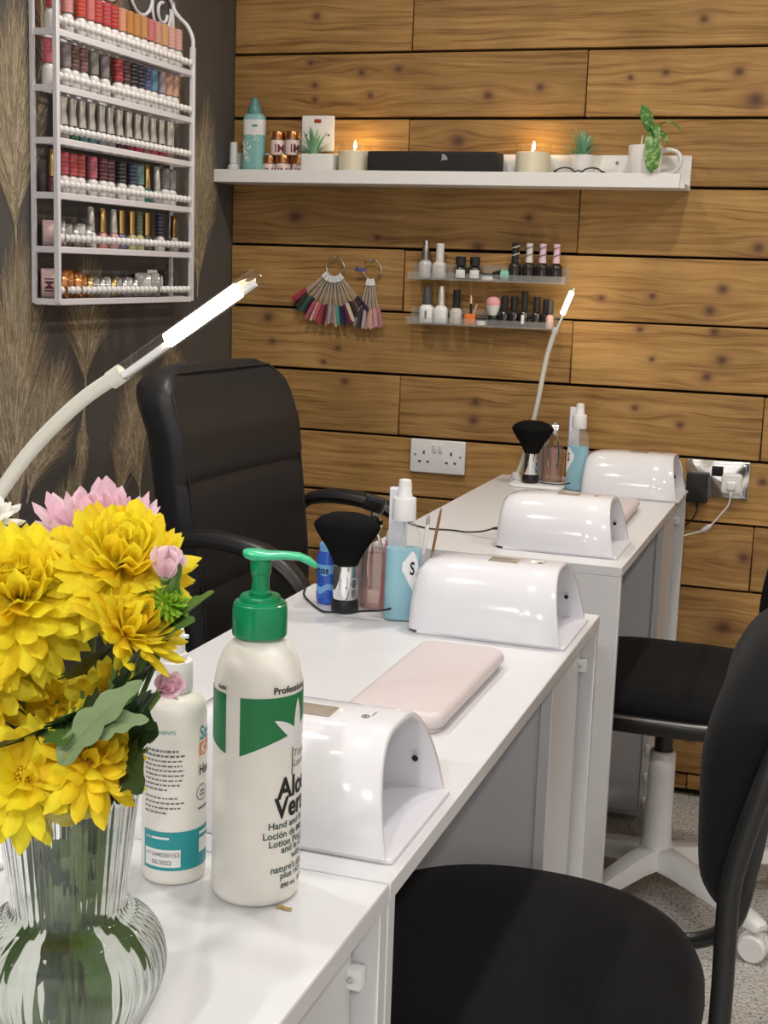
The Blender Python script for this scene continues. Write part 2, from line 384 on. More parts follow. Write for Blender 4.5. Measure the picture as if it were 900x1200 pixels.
PAPER = pm('charcoal_wallpaper', (.092, .087, .085), .55, var=(7, .22), bump=(500, .12, .0005))
PLUME = pm('gold_plume_print', (.24, .195, .13), .5, var=(60, .35))
PLUMEL = pm('pale_gold_plume_print', (.50, .42, .30), .45, var=(60, .3))
CEILM = pm('ceiling_paint', (.8, .8, .79), .9, var=(10, .02))
WALLP = pm('white_wall_paint', (.74, .73, .71), .85, var=(10, .02))

# ------------------------------------------------------------------ room
WX0, WX1, WY0, HT = -1.568, 1.9, -5.4, 2.45
b = B(); b.box(((WX0 + WX1) / 2, (WY0) / 2, -.02), (WX1 - WX0 + .2, -WY0 + .2, .04))
struct(obj('floor', b, CARPET), 'speckled grey carpet floor')
b = B(); b.box(((WX0 + WX1) / 2, WY0 / 2, HT + .02), (WX1 - WX0 + .2, -WY0 + .2, .04))
struct(obj('ceiling', b, CEILM))
b = B(); b.box((WX1 + .03, WY0 / 2, HT / 2), (.06, -WY0 + .2, HT)); struct(obj('wall_right', b, WALLP))
b = B(); b.box(((WX0 + WX1) / 2, WY0 - .03, HT / 2), (WX1 - WX0 + .2, .06, HT)); struct(obj('wall_front', b, WALLP))
# wood plank wall
rows = [.016, .058, .216, .374, .535, .697, .852, 1.009, 1.167, 1.325, 1.485, 1.643, 1.801, 1.959, 2.117, 2.275, HT]
b = B(); b.box(((WX0 + WX1) / 2, .055, HT / 2), (WX1 - WX0 + .2, .06, HT), m=0)
woods = [DARKGAP]
vals = []
pr = random.Random(11)
plank_of = []
n_before = len(b.bm.faces)
vals += [0.0] * n_before
for i in range(len(rows) - 1):
    z0, z1 = rows[i], rows[i + 1]
    zc = (z0 + z1) / 2
    odd = int(round((zc - .08) / .158)) % 2
    # joints alternate between two sets of studs
    js = [-1.09, -.187, .72, 1.62] if abs(((zc - 1.88) / .158) % 2 - 0) < .5 or abs(((zc - 1.88) / .158) % 2 - 2) < .5 else [-.652, .26, 1.17]
    if z1 - z0 < .1: js = [-.3, .8]
    xs = [WX0] + js + [WX1]
    kn = [k for k in KNOTS if z0 - .012 < k[1] < z1 + .012]
    if not kn: kn = [(x_, zc + pr.uniform(-.04, .04), pr.uniform(.8, 1.4)) for x_ in (pr.uniform(-1.4, -.9), pr.uniform(-.7, .2), pr.uniform(.5, 1.6))]
    woods.append(wood_mat(kn))
    for x0, x1 in zip(xs, xs[1:]):
        n0 = len(b.bm.faces); dy = pr.uniform(-.002, .002); dz = pr.uniform(-.0012, .0012)
        b.box(((x0 + x1) / 2, .0125 + dy, zc + dz), (x1 - x0 - .0022, .025, z1 - z0 - .0062), bev=.0018, seg=1, m=len(woods) - 1)
        vals += [pr.random()] * (len(b.bm.faces) - n0)
bmesh.ops.recalc_face_normals(b.bm, faces=b.bm.faces[:])
wb = obj('wall_back', b, woods, fixn=False)
a = wb.data.attributes.new('plank', 'FLOAT', 'FACE'); a.data.foreach_set('value', vals)
struct(wb, 'wall of stained wooden planks')
# wallpaper with plumes printed on it (thin relief ribbons belong to the wall mesh)
b = B(); b.box((WX0 - .03, WY0 / 2, HT / 2), (.06, -WY0 + .2, HT))
fr = random.Random(5)
def ribbon(pts, w, m):
    bm = b.bm; n = len(pts); vs = []
    for i, (y, z) in enumerate(pts):
        y2, z2 = pts[min(i + 1, n - 1)]; y1, z1 = pts[max(i - 1, 0)]
        dy, dz = y2 - y1, z2 - z1; l = math.hypot(dy, dz) or 1
        ww = w * (1 - .85 * i / (n - 1)) / 2
        x = WX0 + .0006 + fr.random() * .0004
        vs.append((bm.verts.new((x, y - dz / l * ww, z + dy / l * ww)), bm.verts.new((x, y + dz / l * ww, z - dy / l * ww))))
    n0 = len(bm.faces)
    for p, q in zip(vs, vs[1:]): bm.faces.new((p[0], p[1], q[1], q[0]))
    b._faces(n0, m)
def plume(y, z, L, ang, W, dens=1.0, lean=.25, stem=.22):
    """pampas plume with its foot at (y,z), length L, direction ang (0 = up), half width W"""
    d = (math.sin(ang), math.cos(ang)); nrm = (d[1], -d[0])
    def pt(t, s=0): 
        bow = lean * L * t * t * .3
        return (y + d[0] * L * t + nrm[0] * (s + bow), z + d[1] * L * t + nrm[1] * (s + bow))
    ribbon([pt(t / 8) for t in range(9)], .006, 2)
    for i in range(int(400 * dens)):
        v = fr.uniform(-1, 1); te = (1 - .42 * abs(v) ** 1.8) * fr.uniform(.62, 1.02)
        t0 = te * fr.uniform(.12, .80); s0 = W * v * (t0 / te) ** 1.6 * .55; pts = []
        wob = fr.uniform(-.004, .004)
        for k in range(6):
            u = k / 5
            pts.append(pt(t0 + (te - t0) * u, s0 + (W * v - s0) * u ** 1.25 + wob * math.sin(u * 5)))
        ribbon(pts, fr.uniform(.0014, .0036), 2 if fr.random() < .36 else 1)
for a_ in [(-1.005, .70, .64, -.02, .130, 3.2), (-.99, 1.30, .48, -.05, .120, 2.4), (-.965, .78, .34, .40, .110, 2.2), (-.74, .98, .24, PI + .05, .03, .6), (-.735, 1.0, .30, .0, .10, 1.4), (-.20, 1.19, .50, .03, .095, 2.4),
           (-.33, .93, .16, -.1, .08, 1.3), (-.49, .72, .36, -.2, .09, 1.0), (-.60, .70, .34, .25, .08, .8), (-.86, .62, .24, .3, .08, .8), (-.66, 1.50, .5, .0, .11, 1.6), (-.40, 1.45, .44, .1, .09, 1.4), (-.85, 1.58, .4, -.1, .10, 1.4), (-.1, .5, .5, -.1, .08, .7), (-1.2, .5, .7, .05, .1, .8), (-1.35, 1.2, .6, .1, .1, .8), (-1.6, .7, .7, -.1, .1, .8)]:
    plume(*a_[:5], dens=a_[5])
struct(obj('wall_left', b, [PAPER, PLUME, PLUMEL], fixn=True), 'charcoal wallpaper with gold plumes')
# ------------------------------------------------------------------ desks
DZ = .778
def desk(label, x1, y0, y1, x0):
    cx, cy = (x0 + x1) / 2, (y0 + y1) / 2; w, l = x1 - x0, y1 - y0
    t = thing('desk', label, 'desk', (cx, cy, 0), group='white desks in a row')
    hx, hy = w / 2, l / 2; th = .018
    b = B(); b.box((0, 0, DZ - th / 2), (w, l, th), bev=.0012, seg=1); obj('desk_top', b, WHITE, t)
    for s in (-1, 1):
        b = B(); b.box((0, s * (hy - th / 2), (DZ - th) / 2), (w - .002, th, DZ - th - .0004), bev=.001, seg=1); obj('end_panel', b, WHITE, t)
    # drawer pedestal at the far end: client side front panel, knee-hole side
    rec = .023; pw = .19; yi = hy - th
    b = B(); b.box((hx - rec - .008, yi - .006 - pw / 2, .03 + (DZ - th - .03) / 2), (.016, pw, DZ - th - .032), bev=.0008, seg=1); obj('pedestal_front', b, WHITE, t)
    b = B(); b.box((-.008, yi - pw + .006, .03 + (DZ - th - .03) / 2), (w - 2 * rec - .0165, .016, DZ - th - .032), bev=.0008, seg=1)
    obj('pedestal_side', b, SHADEDW, t)
    b = B(); b.box((-hx + .03, yi - pw / 2, .4), (.016, pw - .01, .66), bev=.0008, seg=1)
    dr = obj('drawer_fronts', b, WHITE, t)
    b = B(); b.box((hx - rec - .06, yi - pw / 2, .022), (.08, .09, .044)); obj('plinth', b, WHITE, t)
    for z in (.705,):
        b = B(); b.box((hx - rec + .003, yi - .0075, z), (.017, .013, .018), bev=.0015); br = obj('corner_bracket', b, WPL, t)
        b = B(); b.lathe([(.0028, 0), (.0028, .0010), (.0018, .0014), (.0005, .0010)], 12, T(hx - rec + .003, yi - .014, z) @ RX(PI / 2)); obj('screw', b, STEEL, br)
    for z in (.06, .12, .19):
        b = B(); b.box((hx - rec - .004, yi - pw - .004, z), (.008, .012, .02), bev=.001); obj('hinge_clip', b, WPL, t)
    b = B(); b.lathe([(.004, 0), (.004, .001)], 12, T(hx - rec - .045, yi - pw - .0025, .45) @ RX(PI / 2)); obj('peg_hole', b, BMAT, t)
    return t
desk('white desk in front with the vase and the two lotion bottles on it', -.322, -3.326, -2.3415, -.781)
desk('middle white desk with two nail dryers and the chrome-handled dusting brush', -.322, -2.339, -1.357, -.781)
desk('farthest white desk standing by the plank wall under the lit gooseneck lamp', -.347, -1.001, -.021, -.806)
b = B()
b.tube([(0, 0, 0), (.004, .002, 0), (.008, .0, 0), (.013, .001, 0)], .0010, 6, flat=2.0)
m_ = obj('stray_metal_clip', b, GOLD); m_.location = (-.391, -2.4165, DZ + .0012)
tag(m_, 'tiny gold scrap lying at the right foot of the green-pump bottle', 'scrap')

# ------------------------------------------------------------------ foreground visitor chair
t = thing('visitor_chair', 'nearest black fabric chair with a bent tube frame, pulled up to the middle desk', 'chair', (-.33, -1.87, 0))
def W2L(p, o): return (p[0] - o[0], p[1] - o[1], p[2] - o[2])
b = B(); b.sq(.235, .262, 2.25, [(.90, .425), (.985, .432), (1.0, .450), (.995, .468), (.97, .480), (.90, .488), (.6, .493), (.25, .494)], segs=64)
obj('seat', b, FABRIC, t)
b = B(); b.sq(.222, .245, 2.3, [(.7, .408), (.95, .412), (1.0, .425)], segs=48); obj('seat_shell', b, BPL, t)
xb = .262   # upright x (local)
fr_ = None
for s, nm in ((-1, 'near'), (1, 'far')):
    y = .185 * s + (.05 if s > 0 else .05) - .0
    y = {-1: -.162, 1: .242}[s]
    pts = [(-.17, y, .416), (.0, y, .416), (.12, y, .417), (.20, y, .424), (.245, y, .455), (.260, y, .51), (.262, y, .57), (.261, y, .64), (.262, y, .69), (.272, y, .745), (.289, y * .97, .81), (.309, y * .84, .875)]
    b = B(); b.tube(pts, .0098, 14, smooth=5, flat=1.15, up=(0, 1, 0)); obj('back_upright', b, BTUBE, t)
    b = B(); b.tube([(.266, y, .72), (.268, y * .80, .722)], .007, 10); b.tube([(.287, y * .98, .80), (.286, y * .78, .80)], .007, 10); obj('back_bracket', b, BTUBE, t)
    b = B(); b.tube([(-.15, y * .95, .412), (-.19, y * 1.02, .40), (-.205, y * 1.04, .34), (-.225, y * 1.08, .0)], .012, 12, smooth=5); obj('leg', b, BTUBE, t)
    b = B(); b.tube([(.05, y * .95, .412), (.13, y * 1.02, .39), (.17, y * 1.04, .33), (.23, y * 1.1, .0)], .012, 12, smooth=5); obj('leg', b, BTUBE, t)
# backrest: padded rounded panel, leaning back, gently curved
def backpad(yc, hw, z0, z1, thick, xoff, lean, curve, n=2.6, segs=56, bend=.66, bulge=.6):
    rings = []
    for k, (sc, tx) in enumerate([(.55, 1), (.86, .96), (.97, .75), (1, .35), (1, -.35), (.97, -.75), (.86, -.96), (.55, -1)]):
        ring = []
        for i in range(segs):
            a = 2 * PI * i / segs; c, d = math.cos(a), math.sin(a)
            u = sc * math.copysign(abs(c) ** (2 / n), c); v = sc * math.copysign(abs(d) ** (2 / n), d)
            z = (z0 + z1) / 2 + v * (z1 - z0) / 2
            x = xoff + max(0, z - bend) * lean - curve * (u * u) + (-tx) * thick / 2 - (1 - v * v) * thick * bulge * (0 if tx < 0 else .5)
            ring.append((x, yc + u * hw, z))
        rings.append(ring)
    return rings
def sidepad(prof, xm, zc, y0, y1, n=22, dish=.012):
    """padded back: closed side profile (x,z) swept from y0 to y1 with rounded ends"""
    rings = []
    for k in range(n + 1):
        u = -math.cos(PI * k / n); y = (y0 + y1) / 2 + u * (y1 - y0) / 2
        ft = (1 - min(1, abs(u)) ** 7) ** .5 * .80 + .20; fz = 1 - .24 * abs(u) ** 5; gz = 1 - .56 * abs(u) ** 2.8
        rings.append([((xm(z) + (x - xm(z)) * ft) - dish * u * u, y, zc + (z - zc) * (fz if z < zc else gz)) for x, z in prof])
    return rings
fp_ = [(.262, .628), (.248, .640), (.234, .664), (.228, .70), (.225, .75), (.2235, .80), (.229, .845), (.243, .882), (.258, .905), (.274, .917), (.290, .922)]
bp_ = [(.305, .918), (.312, .902), (.310, .88), (.304, .85), (.297, .80), (.292, .75), (.289, .70), (.286, .66), (.279, .636)]
def smooth_loop(P, k=3):
    V = [Vector((x, 0, z)) for x, z in P]; V, _ = catmull(V + [V[0]], 1.0, k); return [(v.x, v.z) for v in V[:-1]]
b = B(); b.loft(sidepad(smooth_loop(fp_ + bp_), lambda z: .262 + max(0, z - .66) * .12, .80, -.155, .235)); obj('backrest', b, FABRIC, t)

# ------------------------------------------------------------------ white-based swivel stool chair
t = thing('swivel_chair', 'black padded swivel chair on a white five-star base at the far desk', 'swivel chair', (-.298, -.60, 0))
b = B(); b.sq(.235, .245, 3.2, [(.93, .455), (.99, .462), (1.0, .470), (.985, .484), (.95, .492), (.7, .499), (.3, .500)], segs=64); obj('seat', b, FABRIC, t)
b = B(); b.sq(.242, .252, 3.2, [(.9, .428), (.985, .430), (1.0, .436), (1.0, .452), (.985, .458), (.9, .459)], segs=64); obj('seat_rim', b, BTUBE, t)
b = B(); b.sq(.2435, .2535, 3.2, [(.98, .4565), (1.0, .4575), (1.003, .460), (1.0, .4625), (.98, .4635)], segs=64); obj('highlight_piping', b, STEEL, t)  # steel colour stands in for the silver highlight along the glossy black edge
b = B(); b.lathe([(.0185, .30), (.0185, .425)], 20); obj('gas_lift', b, BPL, t)
b = B(); b.lathe([(.028, .430), (.028, .424), (.022, .420)], 20); obj('seat_mount', b, WPL, t)
b = B(); b.lathe([(.040, .075), (.042, .10), (.036, .115), (.0305, .125), (.0285, .16), (.0268, .312), (.025, .319), (.0225, .321)], 28); obj('column_sleeve', b, WPL, t)
base = None
for k in range(5):
    a = math.radians(-43 - 72 * k)
    d = Vector((math.cos(a), math.sin(a), 0)); n_ = Vector((-math.sin(a), math.cos(a), 0))
    rings = []
    for u, hw, zt, zb in [(.02, .026, .118, .072), (.08, .025, .115, .075), (.2, .021, .100, .070), (.29, .018, .088, .064), (.312, .016, .083, .064), (.318, .011, .078, .068)]:
        r = []
        for yy, zz in [(-1, .0), (-1, .62), (-.72, .93), (-.3, 1), (.3, 1), (.72, .93), (1, .62), (1, .0), (.75, -.0), (-.75, -.0)]:
            p_ = d * u + n_ * (yy * hw); r.append((p_.x, p_.y, zb + (zt - zb) * zz))
        rings.append(r)
    b = B(); b.loft(rings); lg = obj('leg', b, WPL, t)
    cp = d * .298
    b = B(); M = T(cp.x, cp.y, .0275) @ RZ(a + .5)
    for s in (-1, 1): b.lathe([(.006, -.009), (.024, -.009), (.0275, -.005), (.0275, .005), (.024, .009), (.006, .009)], 24, M @ T(0, s * .0125, 0) @ RX(PI / 2))
    b.prism([(-.030, .0), (-.028, .014), (-.016, .030), (.004, .036), (.018, .030), (.018, .018), (.0, .018), (-.010, .0)], -.005, .005, M @ RX(PI / 2) @ T(0, 0, 0), bev=.001)
    b.lathe([(.006, .03), (.006, .042)], 12, T(cp.x, cp.y, .0275))
    obj('caster', b, WPL, t)
b = B(); b.loft(backpad(-.02, .20, .60, .93, .045, .215, .2, .02)); obj('backrest', b, FABRIC, t)
b = B(); b.tube([(.05, -.02, .42), (.17, -.02, .42), (.235, -.02, .46), (.25, -.02, .56), (.262, -.02, .72)], .015, 12, smooth=5, flat=.6); obj('back_stem', b, BTUBE, t)

# ------------------------------------------------------------------ office chair
t = thing('office_chair', 'black leather office chair with padded arms in the corner behind the desks', 'office chair', (-1.03, -.83, 0), rz=math.radians(-4))
def leatherback(z0, z1, hw, n):
    """tall padded back in strips; local +x is the front"""
    rings = []
    def outline(z):   # half width for height
        u = (z - .50) / (1.075 - .50)
        top = max(0, (z - .99) / .088)
        w = .262 * (1 - .05 * (1 - u) ** 2 * 2) 
        if top > 0: w *= (1 - min(1, top) ** 3.0 * .30)
        return w
    return outline
oz = leatherback(0, 0, 0, 0)
def back_x(z): return -.125 - max(0, z - .62) * .13 - max(0, z - .95) * .25
def strip(z0, z1, puff, last=False):
    rings = []; n = 12
    for k in range(n + 1):
        u = k / n; z = z0 + (z1 - z0) * u
        e = 1 - (2 * u - 1) ** 2; f = .80 + .20 * min(1, e * 4) ** .5
        hw = oz(z) - .004
        if last and u > .93: hw *= 1 - (u - .93) * 1.2
        xx = back_x(z); ring = []
        fr_x = xx + .012 + puff * (f if not (last and u > .5) else min(1, (1 - u) * 5 + .15) ** .5)
        bx = xx - .048 * (1 if not last else min(1, (1 - u) * 6 + .25))
        for yy, tx in [(-1, .15), (-.985, .55), (-.95, .85), (-.85, .97), (-.5, 1), (0, 1), (.5, 1), (.85, .97), (.95, .85), (.985, .55), (1, .15), (.99, -.6), (.93, -.92), (.6, -1), (-.6, -1), (-.93, -.92), (-.99, -.6)]:
            x = xx + (fr_x - xx) * tx if tx > 0 else xx - (xx - bx) * -tx
            ring.append((x + .018 * yy * yy, yy * hw, z))
        rings.append(ring)
    return rings
b = B(); b.loft(strip(.50, .655, .024)); obj('backrest', b, LEATHER, t)
b = B(); b.loft(strip(.655, .865, .026)); obj('backrest', b, LEATHER, t)
b = B(); b.loft(strip(.865, 1.078, .028, True)); obj('headrest', b, LEATHER, t)
pts = []
for k in range(41):
    u = k / 40 * 2 - 1
    yy = u
    if abs(u) < .55: z = 1.066; y = u / .55 * .19
    else:
        v = (abs(u) - .55) / .45; z = 1.066 - .50 * v ** 1.25; y = math.copysign(min(oz(z) - .024, .19 + .25 * v ** .5), u)
    pts.append((back_x(z) + .038 + .014 * (y / .26) ** 2, y, z))
b = B(); b.tube(pts, .0025, 8); obj('seam_piping', b, LEATHER, t)
b = B(); b.sq(.25, .26, 3.5, [(.9, .43), (.98, .44), (1, .465), (.985, .50), (.93, .52), (.6, .535), (.2, .538)], T(.1, 0, 0), segs=56); obj('seat', b, LEATHER, t)
for s in (-1, 1):
    y = s * .285
    pts = [(-.13, y, .745), (-.10, y, .768), (-.03, y, .778), (.06, y, .768), (.12, y, .742), (.160, y, .700), (.17, y, .66)]
    b = B(); b.tube(pts, [.016, .024, .028, .028, .027, .024, .018], 14, smooth=5, flat=.62, up=(0, 1, 0)); obj('armrest', b, BPL, t)
    pts = [(.17, y, .67), (.165, y * 1.0, .60), (.13, y * .97, .50), (.10, y * .85, .44), (.08, y * .5, .425)]
    b = B(); b.tube(pts, .017, 12, smooth=5, flat=.8); obj('arm_support', b, BPL, t)
    pts = [(-.13, y, .75), (-.145, y * 1.0, .70), (-.13, y * .95, .60), (-.05, y * .9, .46)]
    b = B(); b.tube(pts, .015, 12, smooth=5, flat=.8); obj('arm_support', b, BPL, t)
b = B(); b.lathe([(.03, .07), (.03, .30), (.02, .30), (.02, .43)], 20, T(.1, 0, 0)); obj('column', b, BPL, t)
for k in range(5):
    a = 2 * PI * k / 5 + .3
    b = B(); b.tube([(.1 + .02 * math.cos(a), .02 * math.sin(a), .09), (.1 + .30 * math.cos(a), .30 * math.sin(a), .065)], [.024, .016], 10); lg = obj('leg', b, BPL, t)
    b = B(); b.lathe([(.005, -.01), (.026, -.01), (.026, .01), (.005, .01)], 18, T(.1 + .29 * math.cos(a), .29 * math.sin(a), .026) @ RZ(a) @ RX(PI / 2)); obj('caster', b, BPL, t)
# ------------------------------------------------------------------ lettering
def text_mesh(s, size, align='LEFT', bold=0.0, shear=0.0, sx=1.0):
    cu = bpy.data.curves.new('t', 'FONT'); cu.body = s; cu.size = size; cu.align_x = align; cu.offset = bold; cu.shear = shear
    cu.resolution_u = 3
    o = bpy.data.objects.new('t', cu); COL.objects.link(o)
    dg = bpy.context.evaluated_depsgraph_get()
    me = bpy.data.meshes.new_from_object(o.evaluated_get(dg))
    bpy.data.objects.remove(o); bpy.data.curves.remove(cu)
    vs = [(v.co.x * sx, v.co.y) for v in me.vertices]; fs = [tuple(p.vertices) for p in me.polygons]
    bpy.data.meshes.remove(me)
    return vs, fs
def add_flat(b, vf, fn, m=0):
    vs, fs = vf
    n0 = len(b.bm.faces)
    bv = [b.bm.verts.new(fn(x, y)) for x, y in vs]
    for f in fs:
        try: b.bm.faces.new([bv[i] for i in f])
        except ValueError: pass
    b._faces(n0, m)
def cyl_fn(r, a0, z0, eps=.00025):
    return lambda x, y: ((r + eps) * math.cos(a0 + x / r), (r + eps) * math.sin(a0 + x / r), z0 + y)
def grid_poly(b, x0, x1, fb, ft, fn, n=24, m=0):
    """band between heights fb(x), ft(x) mapped by fn"""
    bm = b.bm; n0 = len(bm.faces); pv = None
    for i in range(n + 1):
        x = x0 + (x1 - x0) * i / n
        v = (bm.verts.new(fn(x, fb(x))), bm.verts.new(fn(x, ft(x))))
        if pv: bm.faces.new((pv[0], v[0], v[1], pv[1]))
        pv = v
    b._faces(n0, m)
ZD = DZ + .0002
# ------------------------------------------------------------------ lotion bottle with green pump
t = thing('lotion_bottle', 'tall white lotion bottle with a green pump and a green aloe leaf label', 'lotion bottle', (-.4195, -2.393, ZD))
R_ = .0352
prof = [(.028, 0), (.0322, .0006), (.0342, .003), (R_, .007), (R_, .168), (.0346, .178), (.0323, .190), (.0283, .200), (.0225, .2075), (.0165, .211), (.0145, .213), (.0145, .222)]
b = B(); b.lathe(prof, 64); obj('bottle_body', b, CREAM, t, angle=50)
ac = math.atan2(-.962, .4195)   # towards the camera
f = lambda deg: ac + math.radians(deg)
b = B(); fn = lambda x, y: ((R_ + .0002) * math.cos(x), (R_ + .0002) * math.sin(x), y)
grid_poly(b, f(-23), f(150), lambda x: .1245 + (.018 * math.sin(min(PI / 2, (x - f(-23)) * .9))), lambda x: .1715, fn, 40)
grid_poly(b, f(-140), f(-44), lambda x: .1245 + (.010 * ((f(-44) - x))), lambda x: .1725, fn, 30)
obj('green_label', b, PRG, t, fixn=False)
# aloe leaf emblem
def leaf2d(ang, L, w, curve):
    out = []
    for s in (1, -1):
        rr = range(0, 9) if s > 0 else range(8, -1, -1)
        for k in rr:
            u = k / 8; wd = w * math.sin(PI * (u * .8 + .2)) ** .8 * (1 if u < .999 else 0)
            a = ang + curve * u
            out.append((math.sin(a) * L * u + math.cos(a) * wd * s, math.cos(a) * L * u - math.sin(a) * wd * s))
    return out
b = B(); cxa = f(59)
for ang, L, w, cv in [(-1.22, .0235, .0042, -.35), (-.60, .031, .0044, -.25), (0, .035, .0044, 0), (.60, .031, .0044, .25), (1.22, .0235, .0042, .35)]:
    pl_ = leaf2d(ang, L, w, cv)
    pf = cyl_fn(R_, cxa, .133, .0005)
    bm = b.bm; n = len(pl_) // 2
    L1 = [bm.verts.new(pf(x, y)) for x, y in pl_[:n]]; L2 = [bm.verts.new(pf(x, y)) for x, y in reversed(pl_[n:])]
    for i in range(n - 1):
        try: bm.faces.new((L1[i], L1[i + 1], L2[i + 1], L2[i]))
        except ValueError: pass
obj('leaf_emblem', b, WPL, t, fixn=False)
b = B()
def ctext(s, size, deg, z, m=0, bold=0.0, shear=0, sx=1.0, align='LEFT', r=R_):
    add_flat(b, text_mesh(s, size, align, bold, shear, sx), cyl_fn(r, f(deg), z, .0005), m)
ctext('Professional', .0075, 19, .1745, 0, .0002)
ctext('No04', .0042, -60, .1755, 0, .0002)
ctext('Triple', .0085, 51, .1205, 1, shear=.2); ctext('Lanolin', .0085, 51, .1125, 1, shear=.2)
b.box((0, 0, 0), (.0004, .0009, .022), T((R_ + .0004) * math.cos(f(50)), (R_ + .0004) * math.sin(f(50)), .118) @ RZ(f(50)), m=1)
obj('heading_text', b, [INK, INKG, INKDG], t, fixn=False); b = B()
ctext('Aloe', .0235, 27.5, .0895, 0, .0007, sx=.86); ctext('Vera', .0235, 24, .0735, 0, .0007, sx=.86)
obj('product_name_text', b, [INK, INKG, INKDG], t, fixn=False); b = B()
for s, d, z in [('Hand and Body Lotion', 15, .0650), ('Loción de Manos y Cuerpo', 8, .0570), ('Lotion Pour les Mains', 16, .0500), ('and le Corps', 34, .0440), ('with', 52, .0370), ("nature's aloe vera", 19, .0285), ('plus rich lanolin', 33, .0225), ]:
    ctext(s, .0078, d, z, 2, .00012)
ctext('890 mL  30 fl oz', .0056, 34, .0145, 0, .0001)
obj('description_text', b, [INK, INKG, INKDG], t, fixn=False)
b = B(); b.lathe([(.0155, .213), (.0212, .2135), (.0216, .2150), (.0216, .2335), (.0208, .2385), (.0195, .2392), (.0195, .2400), (.0160, .2408), (.0158, .2440), (.0150, .2450)], 40, rib=None)
obj('pump_collar', b, GREENP, t)
b = B(); b.lathe([(.0088, .244), (.0088, .2475), (.0072, .249), (.0066, .2585), (.0072, .2595), (.0072, .2615), (.0080, .2625), (.0084, .2725), (.0078, .274)], 24); obj('pump_stem', b, GREENP, t)
hd = math.radians(14)
rings = []
for x, hw, zt, zb in [(-.0135, .0050, .2800, .2755), (-.011, .0085, .2808, .2740), (-.004, .0115, .2805, .2720), (.006, .0108, .2795, .2730), (.018, .0075, .2800, .2742), (.030, .0062, .2795, .2740), (.038, .0052, .2765, .2705), (.0425, .0042, .2730, .2682), (.0440, .0025, .2712, .2685)]:
    r = []
    for k in range(16):
        a = 2 * PI * k / 16
        r.append((x, hw * math.copysign(abs(math.cos(a)) ** .7, math.cos(a)), (zt + zb) / 2 + (zt - zb) / 2 * math.copysign(abs(math.sin(a)) ** .8, math.sin(a))))
    rings.append(r)
b = B(); b.loft(rings, RZ(hd)); obj('pump_lever', b, GREENL, t, label='lighter green pump lever')
# ------------------------------------------------------------------ hand spray bottle
t = thing('hand_spray_bottle', 'smaller white spray bottle with a teal band and orange tag, between vase and green-pump bottle', 'spray bottle', (-.494, -2.391, ZD))
r2 = .0262
b = B(); b.lathe([(.022, 0), (.0247, .0007), (.0258, .003), (r2, .006), (r2, .140), (.0254, .146), (.0225, .152), (.016, .1555), (.0125, .157), (.0125, .160)], 56); obj('bottle_body', b, CREAM, t, angle=50)
b = B(); b.lathe([(.0142, .158), (.0146, .160), (.0146, .180), (.0138, .1825), (.0105, .183)], 36); obj('spray_collar', b, WPL, t)
b = B(); b.lathe([(.0100, .183), (.0100, .188), (.0082, .1895), (.0078, .205), (.0068, .2085), (.004, .2095)], 28)
b.lathe([(.0018, 0), (.0018, .004)], 12, T(.0075, 0, .203) @ RZ(.2) @ RY(PI / 2)); obj('spray_head', b, WPL, t)
ac = math.atan2(-.959, .494)
b = B(); fn = lambda x, y: ((r2 + .0002) * math.cos(x), (r2 + .0002) * math.sin(x), y)
grid_poly(b, f(-62), f(120), lambda x: .0135, lambda x: .0465, fn, 40); obj('teal_band', b, PRT, t, fixn=False)
b = B()
fn2 = lambda x, y: ((r2 + .0005) * math.cos(x), (r2 + .0005) * math.sin(x), y)
grid_poly(b, f(-57), f(12), lambda x: .0165, lambda x: .0315, fn2, 14); grid_poly(b, f(49), f(100), lambda x: .0255, lambda x: .0375, fn2, 14)
obj('batch_panel', b, WPL, t, fixn=False)
b = B(); grid_poly(b, f(49), f(110), lambda x: .1075, lambda x: .1185, fn2, 14); obj('orange_tag', b, PRO, t, fixn=False)
b = B()
ctext('Ster', .0165, 49, .1205, 1, .0003, sx=.8, r=r2)
add_flat(b, text_mesh('Kids', .0125, 'LEFT', .0003, 0, .8), cyl_fn(r2, f(51), .1090, .0009), 2)
ctext('Hand', .0120, 48, .0915, 0, .0002, sx=.75, r=r2)
TM_ = [INK, PRT, WPL, INKG, WPL]
obj('brand_text', b, TM_, t, fixn=False); b = B()
ctext('INGREDIENTS', .0042, -55, .1285, 1, 0, r=r2)
pr = random.Random(3)
for k in range(13):
    z = .1135 - k * .0040 if k < 9 else .0745 - (k - 9) * .0042
    x = -58.0; end = pr.uniform(4, 18) if k not in (8, 12) else -12
    while x < end:
        wd = pr.uniform(3, 9)
        grid_poly(b, f(x), f(min(x + wd, end)), lambda q: z, lambda q: z + .0013 + (.0005 if k < 2 else 0), fn2, 3, m=3)
        x += wd + 2.2
obj('fine_print', b, TM_, t, fixn=False); b = B()
ctext('www', .0040, -55, .0400, 4, 0, r=r2 + .0002)
grid_poly(b, f(-40), f(-8), lambda q: .0402, lambda q: .0420, fn2, 6, m=4)
ctext('LOT', .0035, -54, .0265, 3, r=r2 + .0006); ctext('344050153', .0052, -40, .0255, 3, r=r2 + .0006); ctext('05/2022', .0052, -40, .0190, 3, r=r2 + .0006)
grid_poly(b, f(49), f(100), lambda q: .0405, lambda q: .0430, fn2, 6, m=4)
obj('batch_text', b, TM_, t, fixn=False); b = B()
ring_ = [(math.cos(2 * PI * k / 24), math.sin(2 * PI * k / 24)) for k in range(25)]
cf = cyl_fn(r2, f(57), .076, .0005)
